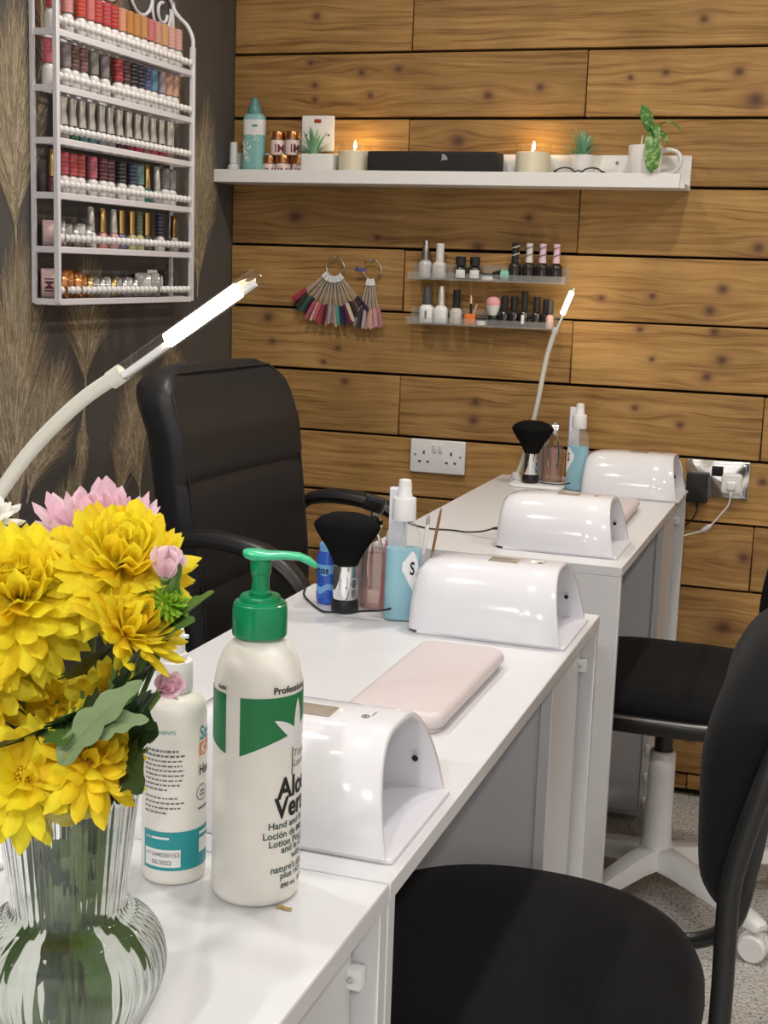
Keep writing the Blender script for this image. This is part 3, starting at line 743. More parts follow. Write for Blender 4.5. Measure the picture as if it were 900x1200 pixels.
for k in range(24):
    bm = b.bm; q = [bm.verts.new(cf(ring_[j][0] * rr, ring_[j][1] * rr)) for j, rr in ((k, .0062), (k + 1, .0062), (k + 1, .0068), (k, .0068))]; bm.faces.new(q)
grid_poly(b, f(52), f(64), lambda q: .0765, lambda q: .0780, fn2, 4, m=3); grid_poly(b, f(50), f(66), lambda q: .0735, lambda q: .0748, fn2, 4, m=3)
grid_poly(b, f(47), f(80), lambda q: .0620, lambda q: .0636, fn2, 8, m=3)
obj('round_mark', b, TM_, t, fixn=False)

# ------------------------------------------------------------------ nail lamps (hand dryers)
def dryer_profile(s=1.0, inset=0.0, hw=.0905, h=.0955, n=40):
    """open arch in (y,z) from the near foot over the top to the far foot"""
    pts = []
    for k in range(n + 1):
        a = PI * k / n
        c = -math.cos(a); d = math.sin(a)
        zz = d ** .74 * h; yy = math.copysign(abs(c) ** .60, c)
        wid = (hw - .020 * (zz / h) ** 1.6)
        pts.append((yy * (wid - inset) * s, max(0.0, zz - inset) * s))
    return pts
def make_dryer(label, loc, rz=0.0, cord=None):
    t = thing('nail_lamp', label, 'nail dryer', loc, rz, group='white nail dryers on the desks')
    L = .208
    # outer shell: from the closed back (x=-L) to the sloped mouth (x=0); one skin folded into the mouth
    def ring(x, s, inset, slope, zs=1.0): 
        out = []
        for y, z in dryer_profile(1.0, inset):
            out.append((x - slope * z, y * s, .004 + z * zs))
        return out
    def ring(x, s, inset, slope):
        return [(x - slope * z * s, y * s, .004 + z * s) for y, z in dryer_profile(1.0, inset)]
    rings = [ring(-L - .006, .03, 0, 0), ring(-L - .012, .50, 0, 0), ring(-L - .0125, .73, 0, 0), ring(-L - .010, .85, 0, 0), ring(-L - .001, .925, 0, 0), ring(-L + .016, .968, 0, 0), ring(-L + .045, .99, 0, .02), ring(-L + .08, 1, 0, .05), ring(-.06, 1, 0, .14), ring(-.002, 1, 0, .20), ring(.0, .99, .0012, .20), ring(-.0006, .985, .0042, .20), ring(-.006, .985, .0055, .20), ring(-.07, .97, .007, .14), ring(-L + .045, .93, .010, .0)]
    b = B(); b.loft(rings, closed=False, caps=(False, False))
    b.bm.verts.ensure_lookup_table(); nn = 41
    b.bm.faces.new([b.bm.verts[i] for i in range(nn)]); b.bm.faces.new([b.bm.verts[len(rings) * nn - nn + i] for i in range(nn)][::-1])
    obj('housing', b, GLOSS, t, angle=55)
    b = B(); b.rbox(-L + .004, .006, -.0885, .0885, 0, .0045, .004, .0012); obj('base_plate', b, GLOSSIN, t)
    b = B()
    for yy, zz in ((.064, .036), (.050, .058), (.0, .080), (-.050, .058)):
        for x in (-.06, -.12):
            b.box((0, 0, 0), (.009, .006, .0016), T(x, yy * (.98), zz * 1.0 + .004) @ RX(math.atan2(-yy, zz) if abs(yy) > .01 else 0), bev=.0004, seg=1)
    obj('led_chips', b, pm('led_chip_yellow', (.55, .50, .18), .3) if 'led_chip_yellow' not in MAT else MAT['led_chip_yellow'], t)
    b = B(); b.lathe([(.0032, 0), (.0032, .0012), (.001, .0015)], 14, T(-.026, .0715, .037) @ RX(PI / 2 + .3)); obj('sensor', b, BMAT, t)
    # top: smoked display window and touch button
    zt = .004 + .0955
    b = B(); b.rbox(-.122, -.080, -.022, .006, zt - .0022, zt + .0004, .002, .0004); obj('display', b, MAT.get('smoked_display') or pm('smoked_display', (.33, .29, .24), .2, var=(60, .1)), t)
    b = B(); b.torus(.0035, .0006, T(-.050, -.008, zt + .0001), n=20, k=6); b.lathe([(.0012, zt - .001), (.0012, zt + .0004)], 10, T(-.050, -.008, 0)); b.box((-.045, .002, zt), (.001, .012, .0006)); obj('touch_button', b, INKG, t)
    if cord:
        b = B(); b.tube([(-L - .022, -.004, .022), (-L + .0, -.004, .022)], .0042, 10); b.tube([(-L - .036, -.004, .020), (-L - .022, -.004, .022)], [.0022, .0036], 8)
        b.tube([(-L - .034, -.004, .0203)] + cord, .0016, 8, smooth=6); obj('power_cord', b, BPL, t)
    return t
xr = -.337
make_dryer('white nail dryer in the foreground, its open mouth beside the green-pump lotion bottle', (xr, -2.2185, ZD), 0)
make_dryer('white nail dryer at the far end of the middle desk beside the blue spray bottle', (xr, -1.4905, ZD), 0, [(-.262, -.048, .018), (-.29, -.052, .014), (-.318, -.050, .009), (-.345, -.046, .0045), (-.365, -.035, .0022), (-.395, .0, .002), (-.425, .045, .002), (-.441, .09, .002)])
make_dryer('white nail dryer on the near edge of the farthest desk', (-.372, -.856, ZD), 0, [(-.265, .0, .012), (-.30, .02, .004), (-.335, .035, .002), (-.38, .03, .0018), (-.428, .06, .0018)])
make_dryer('white nail dryer at the wall end of the farthest desk beside the chrome socket', (-.346, -.162, ZD), 0, [(-.262, -.046, .016), (-.285, -.036, .012), (-.31, -.024, .0105), (-.330, -.016, .0102)])
# ------------------------------------------------------------------ arm rest pads
for nm, loc, rz in (('pale pink cushioned arm rest lying between the dryers of the middle desk', (-.4435, -1.828, ZD), .0), ('pale arm rest half hidden between the dryers on the farthest desk', (-.463, -.52, ZD), .02)):
    t = thing('arm_rest', nm, 'arm rest', loc, rz, group='manicure arm rests')
    b = B(); b.rbox(-.0575, .0575, -.152, .152, .004, .0225, .022, .009, seg=8, eseg=6)
    for v in b.bm.verts:
        if v.co.z > .012: v.co.z += .007 * (1 - (v.co.x / .0575) ** 2) * (1 - (v.co.y / .152) ** 4) * (v.co.z - .012) / .0105
    obj('cushion', b, PADM, t)
    b = B(); b.rbox(-.052, .052, -.147, .147, 0, .0045, .018, .001); obj('base_board', b, PADM, t)
# ------------------------------------------------------------------ dusting brushes
def make_brush(label, loc, rz):
    t = thing('dusting_brush', label, 'brush', loc, rz, group='black dusting brushes')
    b = B(); b.lathe([(.0190, 0), (.0205, .002), (.0205, .010), (.0195, .016), (.0188, .020)], 36); obj('handle_base', b, BPL, t)
    b = B(); b.lathe([(.0183, .0202), (.0186, .0212), (.0186, .0700), (.0176, .0708)], 40); h = obj('handle', b, CHROME, t)
    b = B(); add_flat(b, text_mesh('NO', .026, 'CENTER', 0, 0, .8), cyl_fn(.0186, math.radians(-60), .036, .0003)); obj('handle_text', b, MAT.get('etched_grey') or pm('etched_grey', (.42, .42, .42), .6), h, fixn=False)
    rings = []
    prof = [(.0172, .0690), (.0205, .078), (.0290, .094), (.0385, .108), (.0452, .119), (.0490, .128), (.0478, .1305), (.0430, .1365), (.034, .1425), (.022, .1465), (.008, .148)]
    b = B()
    for r, z in prof:
        ring = []
        for i in range(120):
            a = 2 * PI * i / 120; k = 1 + (.012 * math.sin(i * 2.1) + .012 * (i % 2)) * min(1, (z - .069) / .04)
            ring.append((r * k * math.cos(a), r * k * math.sin(a) * (.62 + .38 * max(0, (.085 - z) / .016) if z < .085 else .62), z))
        rings.append(ring)
    b.loft(rings); obj('bristles', b, HAIR, t)
    return t
make_brush('black dusting brush with a chrome handle standing on the middle desk', (-.6735, -1.505, ZD), .12)
make_brush('black dusting brush with a chrome handle standing on the far lamp tray', (-.700, -.172, ZD + .0082), .1)
# ------------------------------------------------------------------ blue spray bottles
def make_spray(label, loc, rz, flip):
    t = thing('spray_bottle', label, 'spray bottle', loc, rz, group='clear spray bottles of blue liquid')
    a, c = .0255, .0185
    def rr(s1, z): return [(s1 * a * math.copysign(abs(math.cos(2 * PI * i / 40)) ** .75, math.cos(2 * PI * i / 40)), s1 * c * math.copysign(abs(math.sin(2 * PI * i / 40)) ** .75, math.sin(2 * PI * i / 40)), z) for i in range(40)]
    b = B(); b.loft([rr(.9, 0), rr(.98, .002), rr(1, .005), rr(1, .118), rr(.96, .127), rr(.78, .137), rr(.52, .144), rr(.42, .146), rr(.42, .150)]); obj('bottle_body', b, THIN, t)
    b = B(); b.loft([rr(.88, .0022), rr(.955, .005), rr(.955, .105)]); obj('blue_liquid', b, BLUELIQ, t)
    b = B(); b.lathe([(.0008, .145), (.0016, .1445), (.0016, .02), (.0008, .0195)], 8); obj('dip_tube', b, FROST, t)
    b = B(); b.lathe([(.0165, .146), (.0172, .1475), (.0166, .176), (.0160, .178), (.0125, .1785)], 30); obj('spray_collar', b, WPL, t)
    b = B(); b.lathe([(.0112, .1785), (.0106, .184), (.0098, .185), (.0094, .198), (.0085, .2035), (.005, .2045)], 26); obj('spray_head', b, WPL, t)
    # white swirl label on one face with an S mark
    s = flip
    b = B(); bm = b.bm
    pts = [(-.7, .045), (-.45, .06), (-.2, .07), (.15, .066), (.4, .055)]
    def fp(u, z): 
        aa = -PI / 2 + u * .95 * s; k = 1.012
        return (k * a * math.copysign(abs(math.cos(aa)) ** .75, math.cos(aa)), k * c * math.copysign(abs(math.sin(aa)) ** .75, math.sin(aa)), z)
    grid_poly(b, .0, 1.15, lambda u: .040 + .035 * (1 - u) ** 2, lambda u: .104 - .050 * abs(u - .5) ** 1.5, fp, 14)
    obj('label', b, WPL, t, fixn=False)
    b = B(); 
    tv, tf = text_mesh('S', .026, 'CENTER', .0006)
    add_flat(b, (tv, tf), lambda x, y: tuple(Vector(fp((.52 + x * 30 * 1) if s > 0 else (.52 - x * 30), .070 + y)) * 1.0 + Vector((0, -.0006, 0)))); obj('label_letter', b, INK, t, fixn=False)
    return t
make_spray('clear spray bottle of blue liquid with a white cap on the middle desk', (-.585, -1.512, ZD), .30, 1)
make_spray('clear spray bottle of blue liquid with a white cap on the farthest desk', (-.588, -.182, ZD), -.3, -1)
# ------------------------------------------------------------------ tool cups and what stands in them
def cup(label, loc, r, h, mat=TINTCUP, sq=True):
    b = B()
    def rg(s1, z): return [(s1 * r * math.copysign(abs(math.cos(2 * PI * i / 32)) ** .6, math.cos(2 * PI * i / 32)), s1 * r * math.copysign(abs(math.sin(2 * PI * i / 32)) ** .6, math.sin(2 * PI * i / 32)), z) for i in range(32)]
    b.loft([rg(.96, 0), rg(1, .001), rg(1, h), rg(.95, h), rg(.95, .0025)])
    o = obj('tool_cup', b, mat); o.location = loc
    return tag(o, label, 'cup', 'clear desk cups for tools')
def nippers(label, loc, rz, tilt, L=.115):
    t = thing('cuticle_nippers', label, 'nippers', loc, 0); M = RZ(rz) @ RX(tilt)
    for s in (-1, 1):
        b = B(); b.tube([(s * .010, 0, 0), (s * .0125, 0, .02), (s * .011, 0, .05), (s * .004, 0, .078), (-s * .002, 0, .086)], [.0028, .0034, .0034, .0034, .004], 10, M=M, smooth=4, flat=.7); obj('handle', b, CHROME, t)
        b = B(); b.loft([[(s * .0005, -.005, .086), (s * .007, -.005, .088), (s * .007, .005, .088), (s * .0005, .005, .086)], [(s * .0005, -.005, .098), (s * .009, -.005, .098), (s * .009, .005, .098), (s * .0005, .005, .098)], [(s * .0004, -.001, L), (s * .003, -.001, L - .002), (s * .003, .001, L - .002), (s * .0004, .001, L)]], M); obj('jaw', b, CHROME, t)
    b = B(); b.lathe([(.0045, -.006), (.0045, .006)], 14, M @ T(0, 0, .084) @ RX(PI / 2)); obj('hinge', b, STEEL, t)
    return t
def stick(name, label, cat, p0, p1, r, mat, tip=None, flat=1.0, tipmat=None, tipname='tip', tiplen=.014):
    t = thing(name, label, cat, p0)
    P1 = Vector(p1) - Vector(p0); n_ = P1.normalized(); q = P1 - n_ * tiplen
    b = B(); b.tube([(0, 0, 0), tuple(q)], r, 12, flat=flat); obj('handle', b, mat, t)
    b = B(); b.tube([tuple(q), tuple(q + n_ * tiplen * .6), tuple(P1)], [r * .9, r * .8, r * .25], 12, flat=flat); obj(tipname, b, tipmat or mat, t)
    return t
cz = ZD + .003
cup('pinkish clear cup of manicure tools behind the blue spray bottle on the middle desk', (-.640, -1.462, ZD), .021, .088)
stick('nail_file', 'pink nail file standing in the pinkish cup on the middle desk', 'nail file', (-.632, -1.464, cz), (-.624, -1.462, ZD + .118), .0085, SKINP, flat=.3, tipmat=WPL)
nippers('chrome cuticle nippers standing in the pinkish cup on the middle desk', (-.645, -1.452, ZD + .030), -.1, .05, L=.112)
b = B(); b.box((0, 0, .0115), (.030, .012, .023), bev=.001); sp_ = obj('pedicure_sharpener', b, BPL, None)
sp_.location = (-.654, -1.449, ZD + .1425); sp_.rotation_euler = (.1, .25, .2); tag(sp_, 'black and silver corn cutter head sticking out above the chrome nippers', 'corn cutter')
b = B(); b.box((0, -.0065, .012), (.022, .001, .012)); obj('blade', b, CHROME, sp_)
b = B(); b.tube([(0, 0, 0), (.008, 0, -.05), (.012, .0, -.138)], [.003, .0035, .004], 10); obj('handle', b, STEEL, sp_)
cup('frosted white cup standing behind the dusting brush on the middle desk', (-.682, -1.452, ZD), .022, .075, FROST)
cup('clear cup of slim brushes beside the dryer at the middle desk\'s far end', (-.575, -1.462, ZD), .020, .092, THIN)
stick('nail_brush', 'slim white-handled brush in the clear cup beside the far dryer on the middle desk', 'nail brush', (-.579, -1.460, cz), (-.566, -1.452, ZD + .145), .0032, WPL, tipmat=STEEL)
stick('cuticle_stick', 'brown wooden cuticle stick in the clear cup beside the blue spray bottle', 'cuticle stick', (-.571, -1.458, cz), (-.551, -1.440, ZD + .155), .0022, BROWNST)
t = thing('nail_buffer', 'white nail buffer block standing behind the cap of the middle spray bottle', 'nail buffer', (-.607, -1.468, ZD), .3)
b = B(); b.box((0, 0, .0925), (.026, .018, .185), RX(.03), bev=.0015); obj('block', b, LILAC, t)
b = B(); b.box((-.0132, 0, .0925), (.0012, .0165, .183), RX(.03)); obj('grit_side', b, WPL, t)
# mint bottle
t = thing('mint_bottle', 'small blue mint bottle behind the black dusting brush', 'mint bottle', (-.715, -1.467, ZD), 0)
b = B(); b.lathe([(.014, 0), (.0165, .002), (.0178, .008), (.0178, .022), (.0166, .034), (.0176, .046), (.0186, .058), (.0176, .070), (.0145, .080)], 36); obj('bottle_body', b, BLUEL, t)
b = B(); b.lathe([(.0140, .080), (.0142, .081), (.0142, .090), (.0125, .092)], 30); obj('cap', b, SKYB, t)
b = B(); rv = .0184
ac = math.atan2(-1.88, .715)
def rp_(z):  # body radius at z
    P = [(.0178, .022), (.0166, .034), (.0176, .046), (.0186, .058), (.0176, .070)]
    for (r0, z0), (r1, z1) in zip(P, P[1:]):
        if z0 <= z <= z1: return r0 + (r1 - r0) * (z - z0) / (z1 - z0)
    return .0178
def mfn(x, y): return ((rp_(y) + .0006) * math.cos(x), (rp_(y) + .0006) * math.sin(x), y)
grid_poly(b, f(-75), f(75), lambda x: .046 + .002 * math.sin(x * 5), lambda x: .0615, mfn, 24, m=0)
grid_poly(b, f(-75), f(75), lambda x: .020 + .004 * math.sin(x * 4), lambda x: .030 + .003 * math.sin(x * 4), mfn, 24, m=0)
obj('light_panel', b, SKYB, t, fixn=False)
b = B(); add_flat(b, text_mesh('mentos', .0150, 'LEFT', .0004, 0, .9), lambda x, y: ((rp_(.048 + y) + .0011) * math.cos(f(-128) + x / .018), (rp_(.048 + y) + .0011) * math.sin(f(-128) + x / .018), .048 + y))
obj('label_text', b, pm('navy_print', (.005, .01, .10), .4), t, fixn=False)
# far desk cluster
cup('pinkish cup of tools standing on the far lamp tray', (-.658, -.125, ZD + .0082), .024, .085)
nippers('chrome cuticle nippers hooked over the rim of the cup on the far lamp tray', (-.651, -.152, ZD + .046), .2, .02, L=.108)
stick('cuticle_stick', 'thin dark stick rising from the cup on the far lamp tray', 'cuticle stick', (-.665, -.120, ZD + .0125), (-.662, -.112, ZD + .165), .002, BROWNST)
t = thing('nail_buffer', 'white nail buffer block standing behind the farthest spray bottle', 'nail buffer', (-.611, -.125, ZD), .3)
b = B(); b.box((0, 0, .0945), (.024, .018, .189), bev=.0015); obj('block', b, LILAC, t)
b = B(); b.box((.0122, 0, .0945), (.0012, .0165, .187)); obj('grit_side', b, WPL, t)
cup('frosted cup standing behind the black brush on the far tray', (-.700, -.105, ZD + .0082), .021, .098, FROST)
# ------------------------------------------------------------------ gooseneck lamps
def make_lamp(label, loc, neck, tip, tray):
    """neck: local points from the tray; rod from the last neck point to tip"""
    t = thing('gooseneck_lamp', label, 'desk lamp', loc, 0, group='gooseneck desk lamps with a clear rod')
    x0, x1, y0, y1 = tray
    b = B(); b.rbox(x0, x1, y0, y1, 0, .0075, .022, .003, seg=8); 
    obj('tray', b, WPL, t)
    b = B(); b.lathe([(.011, .0072), (.010, .012), (.008, .02), (.0068, .022)], 20); obj('neck_socket', b, WPL, t)
    b = B(); b.tube(neck, .0058, 16, smooth=8); obj('neck', b, LAMPW, t)
    p0, p1 = Vector(neck[-1]), Vector(tip); d = (p1 - p0)
    n_ = d.normalized()
    b = B(); b.tube([tuple(p0 - n_ * .012), tuple(p0)], .0074, 16); obj('collar', b, LAMPW, t)
    b = B(); b.tube([tuple(p0), tuple(p1 - n_ * .001), tuple(p1)], [.0072, .0072, .0066], 24); rod = obj('clear_rod', b, THINW, t)
    side = Vector((0, 0, -1)); side = (side - n_ * side.dot(n_)).normalized()
    w = n_.cross(side)
    def bar(a, c, off, hw, th):
        A, C_ = p0 + d * a + side * off, p0 + d * c + side * off
        r0 = [A + w * hw + side * th, A - w * hw + side * th, A - w * hw - side * th, A + w * hw - side * th]
        return [[tuple(v) for v in r0], [tuple(v + (C_ - A)) for v in r0]]
    b = B(); b.loft(bar(.0, .335, .0026, .0040, .0022)); b.loft(bar(.87, .96, .0026, .0040, .0022)); obj('reflector_strip', b, WPL, rod)
    b = B(); b.tube([tuple(p0 + d * .335), tuple(p0 + d * .345), tuple(p0 + d * .86), tuple(p0 + d * .87)], [.003, .0058, .0058, .003], 16); obj('led_strip', b, LED, rod)
    return t
L0 = Vector((-.720, -2.43, ZD))
make_lamp('near gooseneck lamp with a lit clear rod arching over the yellow flowers', tuple(L0), [(0, 0, .015), (.004, .0, .08), (.018, .003, .17), (.045, .008, .245), (.075, .013, .300), (.110, .018, .348), (.152, .021, .388), (.188, .022, .412)], (.299, .026, .489), (-.03, .095, -.06, .06))
L1 = Vector((-.746, -.118, ZD))
make_lamp('far gooseneck lamp with a lit clear rod in front of the plank wall', tuple(L1), [(0, 0, .015), (.013, 0, .05), (.030, 0, .125), (.043, 0, .198), (.051, 0, .255), (.058, 0, .300), (.069, 0, .345), (.078, 0, .372)], (.115, 0, .471), (.0, .132, -.100, .085))
b = B(); b.tube([(-.750, -.118, ZD + .002), (-.762, -.11, ZD + .002), (-.772, -.08, ZD + .002), (-.775, -.045, ZD + .002), (-.775, -.012, ZD - .01), (-.775, -.0105, .6), (-.775, -.0105, .4)], .002, 8, smooth=5)
tag(obj('lamp_cable', b, WPL), 'white cable running from the far lamp tray over the back edge of the desk', 'cable')
# ------------------------------------------------------------------ bottles for the racks
ORD = ['first', 'second', 'third', 'fourth', 'fifth', 'sixth', 'seventh', 'eighth', 'ninth', 'tenth', 'eleventh', 'twelfth', 'thirteenth', 'fourteenth', 'fifteenth', 'sixteenth', 'seventeenth', 'eighteenth']
CM = {}
def colmat(rgb, kind='gloss'):
    k = (rgb, kind)
    if k not in CM:
        if kind == 'band':   # printed colour swatch with fine paler stripes round the cap
            m, nt, p = nodes('striped_cap_%d' % len(CM)); L = nt.links
            tc = nt.nodes.new('ShaderNodeTexCoord'); sp = nt.nodes.new('ShaderNodeSeparateXYZ'); L.new(tc.outputs['Object'], sp.inputs[0])
            mu = nt.nodes.new('ShaderNodeMath'); mu.operation = 'MULTIPLY'; mu.inputs[1].default_value = 760; L.new(sp.outputs['Z'], mu.inputs[0])
            sn = nt.nodes.new('ShaderNodeMath'); sn.operation = 'SINE'; L.new(mu.outputs[0], sn.inputs[0])
            gt = nt.nodes.new('ShaderNodeMath'); gt.operation = 'GREATER_THAN'; gt.inputs[1].default_value = .55; L.new(sn.outputs[0], gt.inputs[0])
            mx = nt.nodes.new('ShaderNodeMix'); mx.data_type = 'RGBA'; mx.inputs[6].default_value = (*rgb, 1); mx.inputs[7].default_value = (*[min(1, c * .55 + .14) for c in rgb], 1)
            L.new(gt.outputs[0], mx.inputs[0]); L.new(mx.outputs[2], p.inputs['Base Color']); p.inputs['Roughness'].default_value = .35
            CM[k] = m
        elif kind == 'metal': CM[k] = pm('metal_cap_%d' % len(CM), rgb, .22, metal=1, var=(60, .05))
        elif kind == 'matte': CM[k] = pm('matte_plastic_%d' % len(CM), rgb, .6, var=(60, .05))
        else: CM[k] = pm('varnish_%d' % len(CM), rgb, .15, coat=.6, var=(60, .04))
    return CM[k]
def polish(label, loc, body, cap, group, r=.0125, hb=.042, hc=.044, rc=.0098, taper=0.0, bodyk='gloss', capk='band', name='nail_polish', sqr=1.0, rz=0, mark=None, waist=0.0):
    t = thing(name, label, 'nail polish', loc, rz, group=group)
    b = B()
    prof = [(.82, 0), (.96, .0012), (1, .004), (1, hb * .72), (.93, hb * .84), (.70, hb * .94), (.52, hb)]
    rings = []
    for s_, z in prof:
        ring = []
        for i in range(24):
            a = 2 * PI * i / 24; c, d = math.cos(a), math.sin(a)
            ring.append((r * s_ * math.copysign(abs(c) ** sqr, c), r * s_ * math.copysign(abs(d) ** sqr, d), z))
        rings.append(ring)
    b.loft(rings); obj('bottle_body', b, body, t)
    b = B()
    cp = [(rc, hb + .0002), (rc, hb + .004)]
    if waist: cp += [(rc * (1 - waist), hb + hc * .5), (rc * (1 - waist * .6), hb + hc * .8), (rc * (1 - waist * .2), hb + hc - .001), (rc * .7, hb + hc)]
    else: cp += [(rc * (1 - taper), hb + hc - .0015), (rc * (1 - taper) * .85, hb + hc)]
    b.lathe(cp, 24); obj('cap', b, cap, t)
    if mark:
        b = B(); mr, ml, mh, mm = mark
        g_ = lambda x, y: ((r + .0004) * math.cos(x), (r + .0004) * math.sin(x), y)
        aa = -PI / 2 + .25
        grid_poly(b, aa - mr, aa + mr, lambda x: ml, lambda x: mh, g_, 8); obj('label', b, mm, t, fixn=False)
    return t
# ------------------------------------------------------------------ white wire polish rack on the wallpaper
XB, XF, YN, YF = -1.5625, -1.509, -.935, -.352
TZ = [1.188, 1.291, 1.396, 1.501, 1.601, 1.706]
rack = thing('polish_rack', 'white metal wall rack with pearl rails and six tiers of nail polish', 'rack', (XB, YN, 1.18))
def rl(p): return (p[0] - XB, p[1] - YN, p[2] - 1.18)
def rbar(b, p, q, w, h):
    a, c = Vector(rl(p)), Vector(rl(q)); m_ = (a + c) / 2; d = c - a
    b.box(tuple(m_), (abs(d.x) + w[0], abs(d.y) + w[1], abs(d.z) + w[2]), bev=.0012, seg=1)
for y in (YN, YF):
    b = B(); rbar(b, (XB, y, 1.184), (XB, y, 1.85 if y == YF else 1.86), (.009, .009, 0), 0); obj('back_post', b, WMET, rack)
    b = B(); rbar(b, (XF, y, 1.184), (XF, y, 1.765), (.011, .011, 0), 0)
    b.tube([rl((XF, y, 1.76)), rl((XF - .001, y, 1.785)), rl((XF - .014, y, 1.812)), rl((XF - .035, y, 1.832)), rl((XB + .004, y, 1.850)), rl((XB, y, 1.865))], .0048, 10, smooth=5)
    obj('front_post', b, WMET, rack)
for k, z in enumerate(TZ):
    b = B()
    rbar(b, (XF, YN, z), (XF, YF, z), (.004, 0, .013), 0)
    for y in (YN, YF): rbar(b, (XB, y, z), (XF, y, z), (0, .005, .013), 0)
    rbar(b, (XB, YN, z), (XB, YF, z), (.004, 0, .006), 0)
    for x in (-1.551, -1.537, -1.523): b.tube([rl((x, YN, z + .003)), rl((x, YF, z + .003))], .0018, 8)
    sh = obj('tier', b, WMET, rack)
    b = B()
    n = 28; zb = z + .0235
    b.tube([rl((XF - .001, YN, zb)), rl((XF - .001, YF, zb))], .0015, 6)
    for i in range(n): b.ball(rl((XF - .001, YN + .014 + (YF - YN - .028) * i / (n - 1), zb)), .0083, u=12, v=8, sc=(1, .92, 1.0))
    obj('pearl_rail', b, pm('pearl', (.84, .83, .82), .2, coat=.5) if 'pearl' not in MAT else MAT['pearl'], rack)
b = B()
for i, (y, z, r) in enumerate([(-.85, 1.775, .034), (-.76, 1.775, .034), (-.668, 1.775, .034), (-.575, 1.775, .034), (-.485, 1.775, .034), (-.41, 1.768, .028)]):
    b.tube([rl((XB, y + r * math.cos(a), z + r * math.sin(a))) for a in [(-.35 + 4.0 * k / 22) for k in range(23)]], .0038, 8)
for y, z, r, a0, a1 in [(-.80, 1.865, .052, 1.2, 7.0), (-.64, 1.875, .055, 1.2, 7.0), (-.50, 1.865, .052, 1.2, 7.0), (-.405, 1.84, .045, 2.0, 6.5), (-.40, 1.835, .022, 1.5, 6.2)]:
    b.tube([rl((XB, y + r * math.cos(a), z + r * math.sin(a))) for a in [a0 + (a1 - a0) * k / 30 for k in range(31)]], .0040, 8)
b.tube([rl((XB, YN, 1.86)), rl((XB, -.86, 1.92)), rl((XB, -.74, 1.965)), rl((XB, -.644, 1.98)), rl((XB, -.55, 1.965)), rl((XB, -.43, 1.92)), rl((XB, YF, 1.86))], .0045, 10, smooth=5)
obj('scroll_work', b, WMET, rack)
FW = pm('frosted_white_bottle', (.74, .73, .72), .35, var=(40, .06))
INKL = INKG
tiern = {5: 'top', 4: 'second', 3: 'third', 2: 'fourth', 1: 'fifth', 0: 'bottom'}
XP = -1.537
red, coral, pink, org, peach = (.50, .03, .03), (.62, .10, .10), (.72, .30, .30), (.66, .23, .05), (.75, .42, .28)
T1 = [(-.905, red, 'dark red'), (-.849, pink, 'pale pink'), (-.800, (.60, .06, .03), 'scarlet'), (-.765, (.70, .17, .17), 'coral pink'), (-.734, (.52, .05, .04), 'brick red'), (-.700, (.56, .05, .07), 'crimson'), (-.668, (.52, .035, .03), 'deep red'), (-.636, (.72, .32, .20), 'peach'), (-.603, (.60, .22, .04), 'burnt orange'), (-.573, (.58, .25, .05), 'amber'), (-.541, (.58, .27, .08), 'ochre'), (-.508, (.62, .16, .18), 'rose'), (-.476, (.66, .30, .22), 'salmon'), (-.445, (.66, .36, .16), 'apricot'), (-.410, (.74, .40, .34), 'light pink'), (-.377, (.72, .38, .34), 'dusty pink')]
T2 = [(-.916, (.60, .10, .16), 'raspberry'), (-.857, (.26, .22, .23), 'taupe'), (-.826, (.14, .07, .06), 'brown'), (-.792, (.20, .09, .09), 'maroon grey'), (-.750, (.24, .25, .22), 'grey green'), (-.706, (.24, .20, .22), 'mauve grey'), (-.650, (.42, .03, .04), 'red'), (-.617, (.10, .03, .04), 'oxblood'), (-.585, (.012, .012, .015), 'black'), (-.553, (.02, .02, .04), 'blue black'), (-.524, (.06, .09, .25), 'indigo'), (-.494, (.10, .26, .42), 'sky blue'), (-.455, (.36, .30, .35), 'lilac grey'), (-.422, (.62, .34, .24), 'apricot'), (-.392, (.64, .36, .27), 'nude')]
for ti, lst in ((5, T1), (4, T2)):
    for i, (y, c, nm) in enumerate(lst):
        polish('%s striped cap gel polish, %s from left on the rack\'s %s tier' % (nm, ORD[i], tiern[ti]), (XP, y, TZ[ti] + .0048), FW, colmat(c, 'band'), 'striped gel polishes on the wall rack', r=.0135, hb=.044, hc=.046, rc=.0118)
T3 = [(-.868, (.30, .28, .26), 'grey'), (-.833, (.03, .17, .06), 'green'), (-.797, (.05, .16, .15), 'teal'), (-.760, (.10, .18, .22), 'blue grey'), (-.720, (.20, .20, .21), 'smoke'), (-.684, (.26, .24, .24), 'silver grey'), (-.645, (.05, .02, .03), 'black cherry'), (-.605, (.16, .02, .03), 'wine'), (-.566, (.34, .02, .06), 'crimson'), (-.530, (.20, .09, .07), 'brown'), (-.494, (.40, .04, .07), 'red'), (-.455, (.30, .03, .06), 'burgundy'), (-.416, (.28, .18, .16), 'mocha')]
SILV = pm('silver_cap_plastic', (.72, .70, .67), .25, metal=.45, coat=.3, var=(60, .05))
for i, (y, c, nm) in enumerate(T3):
    polish('%s polish with waisted silver cap, %s from left on the rack\'s third tier' % (nm, ORD[i]), (XP, y, TZ[3] + .0048), colmat(c), SILV, 'silver capped polishes on the wall rack', r=.0125, hb=.032, hc=.054, rc=.0105, waist=.28, sqr=.8)
